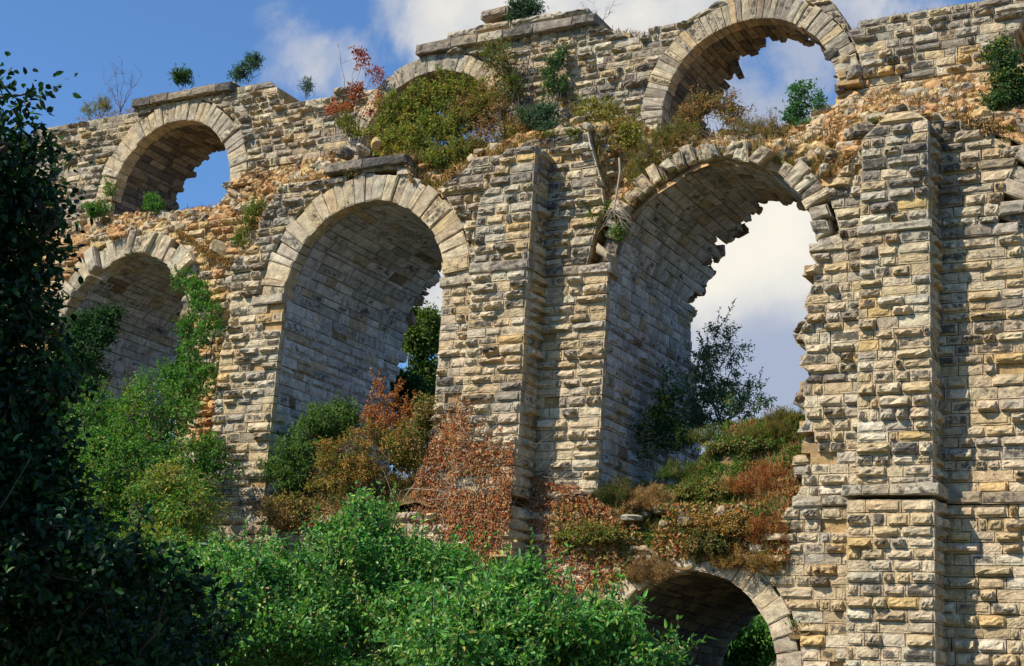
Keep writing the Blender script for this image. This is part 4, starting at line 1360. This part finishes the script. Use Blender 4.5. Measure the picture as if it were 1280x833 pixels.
LEDGE = [
    ('shrub', 'large green and yellow shrub filling the half blocked upper arch', [(500, 150, 2.4, 46, 44, .9), (545, 132, 2.8, 42, 42, .9), (525, 180, 1.6, 50, 34, .9), (578, 122, 3.0, 36, 36, .8), (555, 195, 1.0, 40, 26, .7), (480, 175, 2.0, 34, 24, .7), (570, 160, 2.4, 34, 34, .8), (550, 170, 2.2, 34, 30, .8)], (525, 215, 1.6), 1250, [((.17, .23, .045), 3), ((.28, .26, .055), 3), ((.11, .17, .035), 2)], (YELLOW + AUTUMN[:1], .75), LEAF, 'leaf', .10),
    ('shrub', 'yellow brown shrub right of the big green one in the upper arch', [(615, 140, 2.2, 36, 34, .9), (650, 165, 1.8, 34, 24, .8), (600, 180, 1.6, 36, 22, .7), (590, 140, 2.6, 28, 34, .7), (606, 120, 3.0, 24, 28, .6)], (620, 190, 1.8), 620, BROWN, (OLIVE, .8), DRY, 'leaf', .09),
    ('shrub', 'tall thin yellow green sapling before the cornice of the middle bay', [(625, 80, 3.2, 22, 34, .5), (640, 110, 3.2, 20, 26, .5), (615, 60, 3.2, 14, 18, .4)], (650, 140, 3.0), 150, [((.10, .15, .03), 3), ((.17, .15, .04), 2)], (BROWN, .5), LEAF, 'leaf', .09),
    ('shrub', 'small fresh green shrub beneath the bare sapling on the ledge', [(695, 105, 3.4, 18, 16, .5), (690, 85, 3.4, 12, 16, .4), (700, 70, 3.6, 10, 14, .3)], (695, 125, 3.2), 110, [((.06, .13, .04), 3), ((.08, .15, .05), 2)], None, LEAF, 'leaf', .09),
    ('shrub', 'dark blue green shrub on top of the middle buttress', [(675, 145, 1.0, 28, 18, .7), (690, 160, .7, 20, 12, .6)], (680, 170, .8), 170, BLUEG, None, LEAF, 'leaf', .09),
    ('shrub', 'golden shrub on the ledge right of the middle buttress', [(745, 140, 2.6, 40, 24, .9), (775, 165, 2.2, 34, 28, .9), (760, 190, 1.6, 26, 22, .7)], (760, 215, 1.6), 360, YELLOW, (BROWN, .8), LEAF, 'leaf', .09),
    ('shrub', 'olive broom hanging over the left end of the broken arch ring', [(815, 190, 1.2, 36, 28, .8), (800, 215, .8, 26, 22, .6), (845, 175, 1.4, 30, 24, .7)], (815, 225, .8), 320, OLIVE, (BROWN, .5), LEAF, 'spray', .14),
    ('shrub', 'round topped wiry shrub with brown crown below the right upper arch', [(890, 130, 3.0, 40, 18, .8), (862, 145, 2.8, 18, 24, .6), (915, 145, 3.0, 24, 16, .7)], (893, 175, 2.6), 220, BROWN, (OLIVE, .5), DRY, 'leaf', .08),
    ('shrub', 'low brown scrub under the open right upper arch', [(940, 160, 2.0, 34, 14, .7), (915, 170, 1.6, 30, 12, .6), (965, 165, 2.0, 22, 12, .6)], (940, 180, 1.8), 200, BROWN, (OLIVE, .6), DRY, 'spray', .12),
    ('shrub', 'airy bright green sapling against the sky in the right upper arch', [(1003, 120, 3.6, 18, 22, .5), (990, 140, 3.4, 16, 14, .5), (1020, 125, 3.6, 12, 16, .4), (1008, 155, 3.2, 20, 12, .5)], (1004, 175, 3.2), 90, [((.06, .17, .06), 3), ((.08, .2, .07), 2)], None, LEAF, 'leaf', .12),
    ('shrub', 'leafy green shrub on the ledge at the right edge above the last pier', [(1255, 75, 1.5, 24, 28, .7), (1262, 105, 1.3, 26, 26, .7), (1245, 130, 1.0, 20, 16, .6)], (1262, 165, 1.0), 300, [((.035, .09, .03), 3), ((.06, .12, .035), 2)], (YELLOW, .3), LEAF, 'leaf', .10),
    ('shrub', 'red leaved sumac sapling on the ledge before the upper wall', [(452, 72, 3.2, 14, 20, .4), (466, 95, 3.2, 18, 14, .4), (445, 115, 3.0, 16, 12, .4), (430, 132, 2.8, 28, 14, .5), (470, 135, 2.6, 16, 14, .4)], (445, 175, 2.4), 62, REDL, (RUST, .5), DRY, 'leaf', .13),
    ('shrub', 'grey green weed below the red leaved sapling', [(440, 160, 2.0, 14, 14, .4), (430, 150, 2.2, 14, 10, .4)], (438, 180, 2.0), 60, OLIVE, None, LEAF, 'leaf', .09),
    ('shrub', 'small green shrub at the sill of the left upper arch', [(193, 258, 3.4, 14, 10, .4), (190, 248, 3.4, 8, 8, .3)], (193, 270, 3.2), 60, GREEN, None, LEAF, 'leaf', .10),
    ('shrub', 'green weeds on the ledge left of the left upper arch', [(120, 262, 3.0, 26, 12, .5), (138, 235, 3.6, 10, 12, .3)], (122, 280, 2.8), 90, GREEN, (OLIVE, .6), LEAF, 'leaf', .10),
    ('shrub', 'green trailing weeds on the rubble beside the wide vaulted arch', [(312, 280, 1.6, 14, 24, .4), (322, 262, 1.8, 12, 16, .4), (300, 300, 1.6, 14, 12, .4)], (312, 310, 1.4), 110, OLIVE, (GREEN, .6), LEAF, 'leaf', .09),
    ('shrub', 'tuft of green weeds at the left springing of the tall open arch', [(770, 262, .3, 20, 12, .4), (745, 270, .0, 14, 10, .3), (772, 290, -.1, 12, 10, .3)], (770, 285, .3), 110, OLIVE, (GREEN, .6), LEAF, 'leaf', .09),
    ('shrub', 'small round green bush on the cornice of the left bay', [(228, 98, 5.6, 14, 11, .5)], (228, 112, 5.6), 70, [((.05, .11, .04), 3), ((.07, .14, .04), 2)], None, LEAF, 'leaf', .10),
    ('shrub', 'dark round topped bush at the right end of the left cornice', [(315, 80, 5.4, 16, 13, .6), (298, 94, 5.4, 14, 8, .5)], (310, 104, 5.4), 110, BLUEG, None, LEAF, 'leaf', .09),
    ('shrub', 'faint small bush behind the wall top near the red sapling', [(383, 105, 6.0, 10, 11, .4)], (383, 122, 6.0), 24, BLUEG, None, LEAF, 'leaf', .08),
    ('shrub', 'dense dark bush standing on the highest cornice', [(660, 12, 5.0, 26, 14, .7), (645, 22, 5.0, 14, 8, .5), (660, -8, 5.0, 20, 12, .6)], (662, 32, 5.0), 260, BLUEG, (DEEP, .5), LEAF, 'leaf', .09),
    ('shrub', 'dry yellow tuft beside the bare purple twigs on the left wall top', [(128, 132, 5.0, 16, 10, .5), (112, 138, 5.0, 12, 6, .4)], (125, 146, 5.0), 90, YELLOW, (BROWN, .7), DRY, 'spray', .12),
]
for (nm, lb, lobs, bs, nc, pl, sec, mt, sty, lf) in LEDGE:
    plant(nm, lb, 'shrub', ledge(*bs), [lobe_y(*l) for l in lobs], nc, 22, .24, lf * 1.15, pl, mt, 'shrubs growing on the aqueduct ledges', stems=max(5, len(lobs) * 2), stem_r=.022, style=sty, aspect=.6 if sty == 'leaf' else .14, second=sec, twig_every=2, shoots=nc // 9, shoot_len=.5)


def bare_shrub(label, base, tips, bark, r=.025, name='bare_shrub', fan=5):
    root = empty(name, base, label, 'shrub', 'bare twigs on the aqueduct')
    sb, tw = Buf(), Buf()
    for t in tips:
        L = limb(base + RNG.normal(0, .04, 3), t, .07, 9, .0)
        tube(sb, L, r, r * .3)
        for j in range(fan):
            p = L[RNG.integers(3, 9)]
            q = p + unit(t - base + RNG.normal(0, .6, 3) * np.linalg.norm(t - base)) * RNG.uniform(.15, .35) * np.linalg.norm(t - base)
            l2 = limb(p, q, .08, 6, .05)
            tube(tw, l2, r * .4, r * .14, sides=4)
            for _ in range(3):
                p2 = l2[RNG.integers(2, 6)]
                tube(tw, limb(p2, p2 + unit(q - p + RNG.normal(0, .7, 3)) * RNG.uniform(.15, .5), .08, 4, 0), r * .22, r * .1, sides=3)
    sb.build('stem', bark, root, True)
    o = tw.build('twigs', bark, root, True)
    o['kind'] = 'stuff'


bare_shrub('bare purple twigged shrub on the wall top at the left', at(150, 140, 5), [at(*p, 5) for p in [(128, 95), (143, 85), (152, 78), (165, 100), (178, 95), (138, 108)]], PURPLE_TWIG)
bare_shrub('bare purple twigs behind the right end of the highest cornice', at(752, 34, 6), [at(*p, 6) for p in [(730, 8), (742, 5), (758, 12), (765, 8)]], PURPLE_TWIG, .018)
bare_shrub('bare dark sapling before the wall of the middle bay', at(663, 115, 3.4), [at(*p, 3.4) for p in [(668, 40), (660, 75), (672, 55)]], BARK, .035, fan=2)
bare_shrub('thin leafless branch leaning left of the red sapling', at(437, 140, 3.2), [at(*p, 3.2) for p in [(425, 72), (440, 95)]], BARK, .022, fan=3)
bare_shrub('wiry dead twigs on the ledge beside the middle buttress', at(700, 168, .6), [at(*p, .4) for p in [(672, 180), (720, 172), (690, 160), (740, 185)]], BARK, .02)

# dead branch hanging from the ledge over the broken arch
root = empty('hanging_branch', at(774, 200, .3), 'pale dead branch hanging over the left end of the broken arch ring', 'branch')
sb = Buf()
L = np.array([at(774, 198, .0), at(775, 215, -.2), at(772, 235, -.3), at(769, 252, -.3), at(768, 262, -.25)])
tube(sb, L, .05, .04)
sb.build('stem', PALE_BARK, root, True)
sb = Buf()
for i in range(26):
    p = L[-1] + RNG.normal(0, .08, 3)
    q = at(RNG.uniform(745, 795), RNG.uniform(262, 296), -.3 + RNG.normal(0, .25))
    tube(sb, limb(p, q, .12, 6, .12), .016, .006, sides=4)
sb.build('twigs', PALE_BARK, root, True)

# --- dry grass and weeds on ledges and mound: nobody could count the blades
def blades(buf, P, length, palette, lean=.5):
    N = len(P)
    D = unit(RNG.normal(0, lean, (N, 3)) + np.array([0, -.15, 1.0]))
    add_leaves(buf, P, D, unit(RNG.normal(0, 1, (N, 3))), length, .035, pal(N, palette))


b = Buf()
n = 26000
x = RNG.uniform(-36, 20, n)
y = front_y(x) + RNG.uniform(0, 1, n) * (4.2 - front_y(x))
keep = vnoise(np.c_[x, y, 0 * x], .55, 12) + .25 * (x > -12) > .12
x, y = x[keep], y[keep]
blades(b, np.c_[x, y, rub_z(x, y) + .02], .34, STRAW + BROWN)
n = 5200
x = RNG.uniform(-12, 10, n)
y = front_y(x) + RNG.uniform(0, 1, n) ** 2 * 1.6
blades(b, np.c_[x, y, rub_z(x, y) + .02], .36, OLIVE + STRAW)
n = 15000
x = RNG.uniform(0, 9.8, n); y = RNG.uniform(-.3, 6, n)
k = vnoise(np.c_[x, y, 0 * x], .8, 14) > -.35
x, y = x[k], y[k]
blades(b, np.c_[x, y, mound_z3(x, y) + .02], .30, BROOM + OLIVE + STRAW + RUST[:2])
n = 4000
x = RNG.uniform(-17, -8, n); y = RNG.uniform(-.3, 6, n)
blades(b, np.c_[x, y, mound_z2(x, y) + .02], .35, OLIVE + BROWN)
# low scrub that covers the slope in rusty and green patches
n = 62000
x = RNG.uniform(.1, 9.2, n); y = RNG.uniform(-.3, 4.6, n)
P = np.c_[x, y, mound_z3(x, y)]
hum = np.clip(vnoise(P, 1.5, 31) + .35, 0, 1.2)
P[:, 2] += hum * RNG.uniform(0, .62, n)
P += RNG.normal(0, .03, P.shape)
red = vnoise(P, .75, 33) + .25 * (x - 4.5) / 4.5 - .20 * (y - 1.0) > .07
k = hum > .12
P, red = P[k], red[k]
N = len(P)
cols = np.where(red[:, None], pal(N, RUST + STRAW + BROWN), pal(N, BROOM + GREEN[:2] + OLIVE))
add_leaves(b, P, unit(RNG.normal(0, .7, (N, 3)) + np.array([0, -.2, .5])), unit(RNG.normal(0, .6, (N, 3)) + SUN), .14, .055, cols)
# leaf litter and weeds clinging to the lower face
n = 11000
px = RNG.uniform(690, 985, n); py = RNG.uniform(600, 735, n)
P = np.array([at(a, c, -.32 - abs(RNG.normal(0, .08))) for a, c in zip(px, py)])
k = (vnoise(P, .9, 15) > -.22) & ((px < 800) | (py < 705)) & ~((P[:, 0] - L3.xc) ** 2 + (P[:, 2] - L3.zs) ** 2 < (L3.rin + .5) ** 2) & (P[:, 2] < ZL + .2)
P = P[k]
N = len(P)
add_leaves(b, P, unit(RNG.normal(0, .7, (N, 3)) + np.array([0, -.3, -.3])), unit(RNG.normal(0, .5, (N, 3)) + np.array([0, -1, .4])), .14, .10, pal(N, RUST + STRAW + OLIVE))
# weeds that trail down over the front of the ledges
n = 9000
x = RNG.uniform(-33, 17, n)
zf_ = np.interp(x, [p[0] for p in FX], [p[1] for p in FX])
hang = np.clip(vnoise(np.c_[x, 0 * x, 0 * x], 1.1, 41) + .05, 0, 1) * np.where((x > -1.5) & (x < 9.5), .12, 1) * np.where(x < -25, .3, 1)
P = np.c_[x, front_y(x) - .38 - RNG.uniform(0, .12, n), zf_ + .15 - hang * RNG.uniform(0, 1, n) ** 1.5 * 1.1]
k = hang > .08
P, x = P[k], x[k]
N = len(P)
gr = vnoise(P, .6, 43) > .1
add_leaves(b, P, unit(RNG.normal(0, .6, (N, 3)) + np.array([0, -.3, -.6])), unit(RNG.normal(0, .5, (N, 3)) + SUN), .17, .06, np.where(gr[:, None], pal(N, OLIVE), pal(N, STRAW + BROWN)))
# turf on the wall tops
for (pa, pb, yy) in [((560, 52), (740, 26), 4.8), ((750, 40), (815, 42), 5.0), ((1062, 32), (1200, 8), 5.2), ((96, 150), (165, 136), 5.0)]:
    n = 700
    t = RNG.random(n)
    P = np.array([at(pa[0] + (pb[0] - pa[0]) * q, pa[1] + (pb[1] - pa[1]) * q, yy) for q in t])
    P[:, 1] += RNG.uniform(0, 2, n)
    blades(b, P, .22, BROWN + STRAW, .9)
o = b.build('grass', DRY)
o['kind'] = 'stuff'
o['label'] = 'dry straw coloured grass and fallen leaves on the ledges and mound'

# --- trees behind the aqueduct
def back_tree(label, px, py, y, rx, rz, nlob, palette, n=420, leaf=.24):
    top = at(px, py, y)
    d = (top - C) @ R[:, 2]
    wx, wz = rx * d / F_PX, rz * d / F_PX
    b0 = np.array([top[0], y, gz(top[0], y)])
    lob = []
    for i in range(nlob):
        t = RNG.uniform(-1, 1)
        lob.append((top[0] + RNG.uniform(-.6, .6) * wx, y + RNG.uniform(-.6, .6) * wx, top[2] + t * wz * .75, wx * .55, wx * .55, wz * .36))
    plant('tree', label, 'tree', b0, lob, n, 26, .62, leaf, palette, LEAF, 'trees behind the aqueduct', stems=12, stem_r=.1, parts=('crown', 'trunk'), trunk=(np.array([top[0], y, top[2]]), .25))


back_tree('tall green tree seen through the wide vaulted arch', 522, 468, 27, 32, 82, 9, [((.12, .19, .04), 3), ((.07, .13, .03), 3), ((.18, .22, .045), 1.5)], 700, .26)
back_tree('lower dark tree behind the foot of the wide vaulted arch', 470, 520, 19, 60, 60, 7, DEEP, 420)
back_tree('bright green tree seen through the lowest arch', 932, 805, 37, 66, 46, 9, GREEN, 900, .26)
back_tree('darker tree beside the bright one behind the lowest arch', 870, 835, 42, 90, 40, 9, DEEP, 600, .28)
back_tree('added dark tree closing off the sky behind the lower left arch', 210, 420, 17, 80, 85, 10, DEEP, 900, .28)  # added so that the arch opening stays dark instead of showing sky
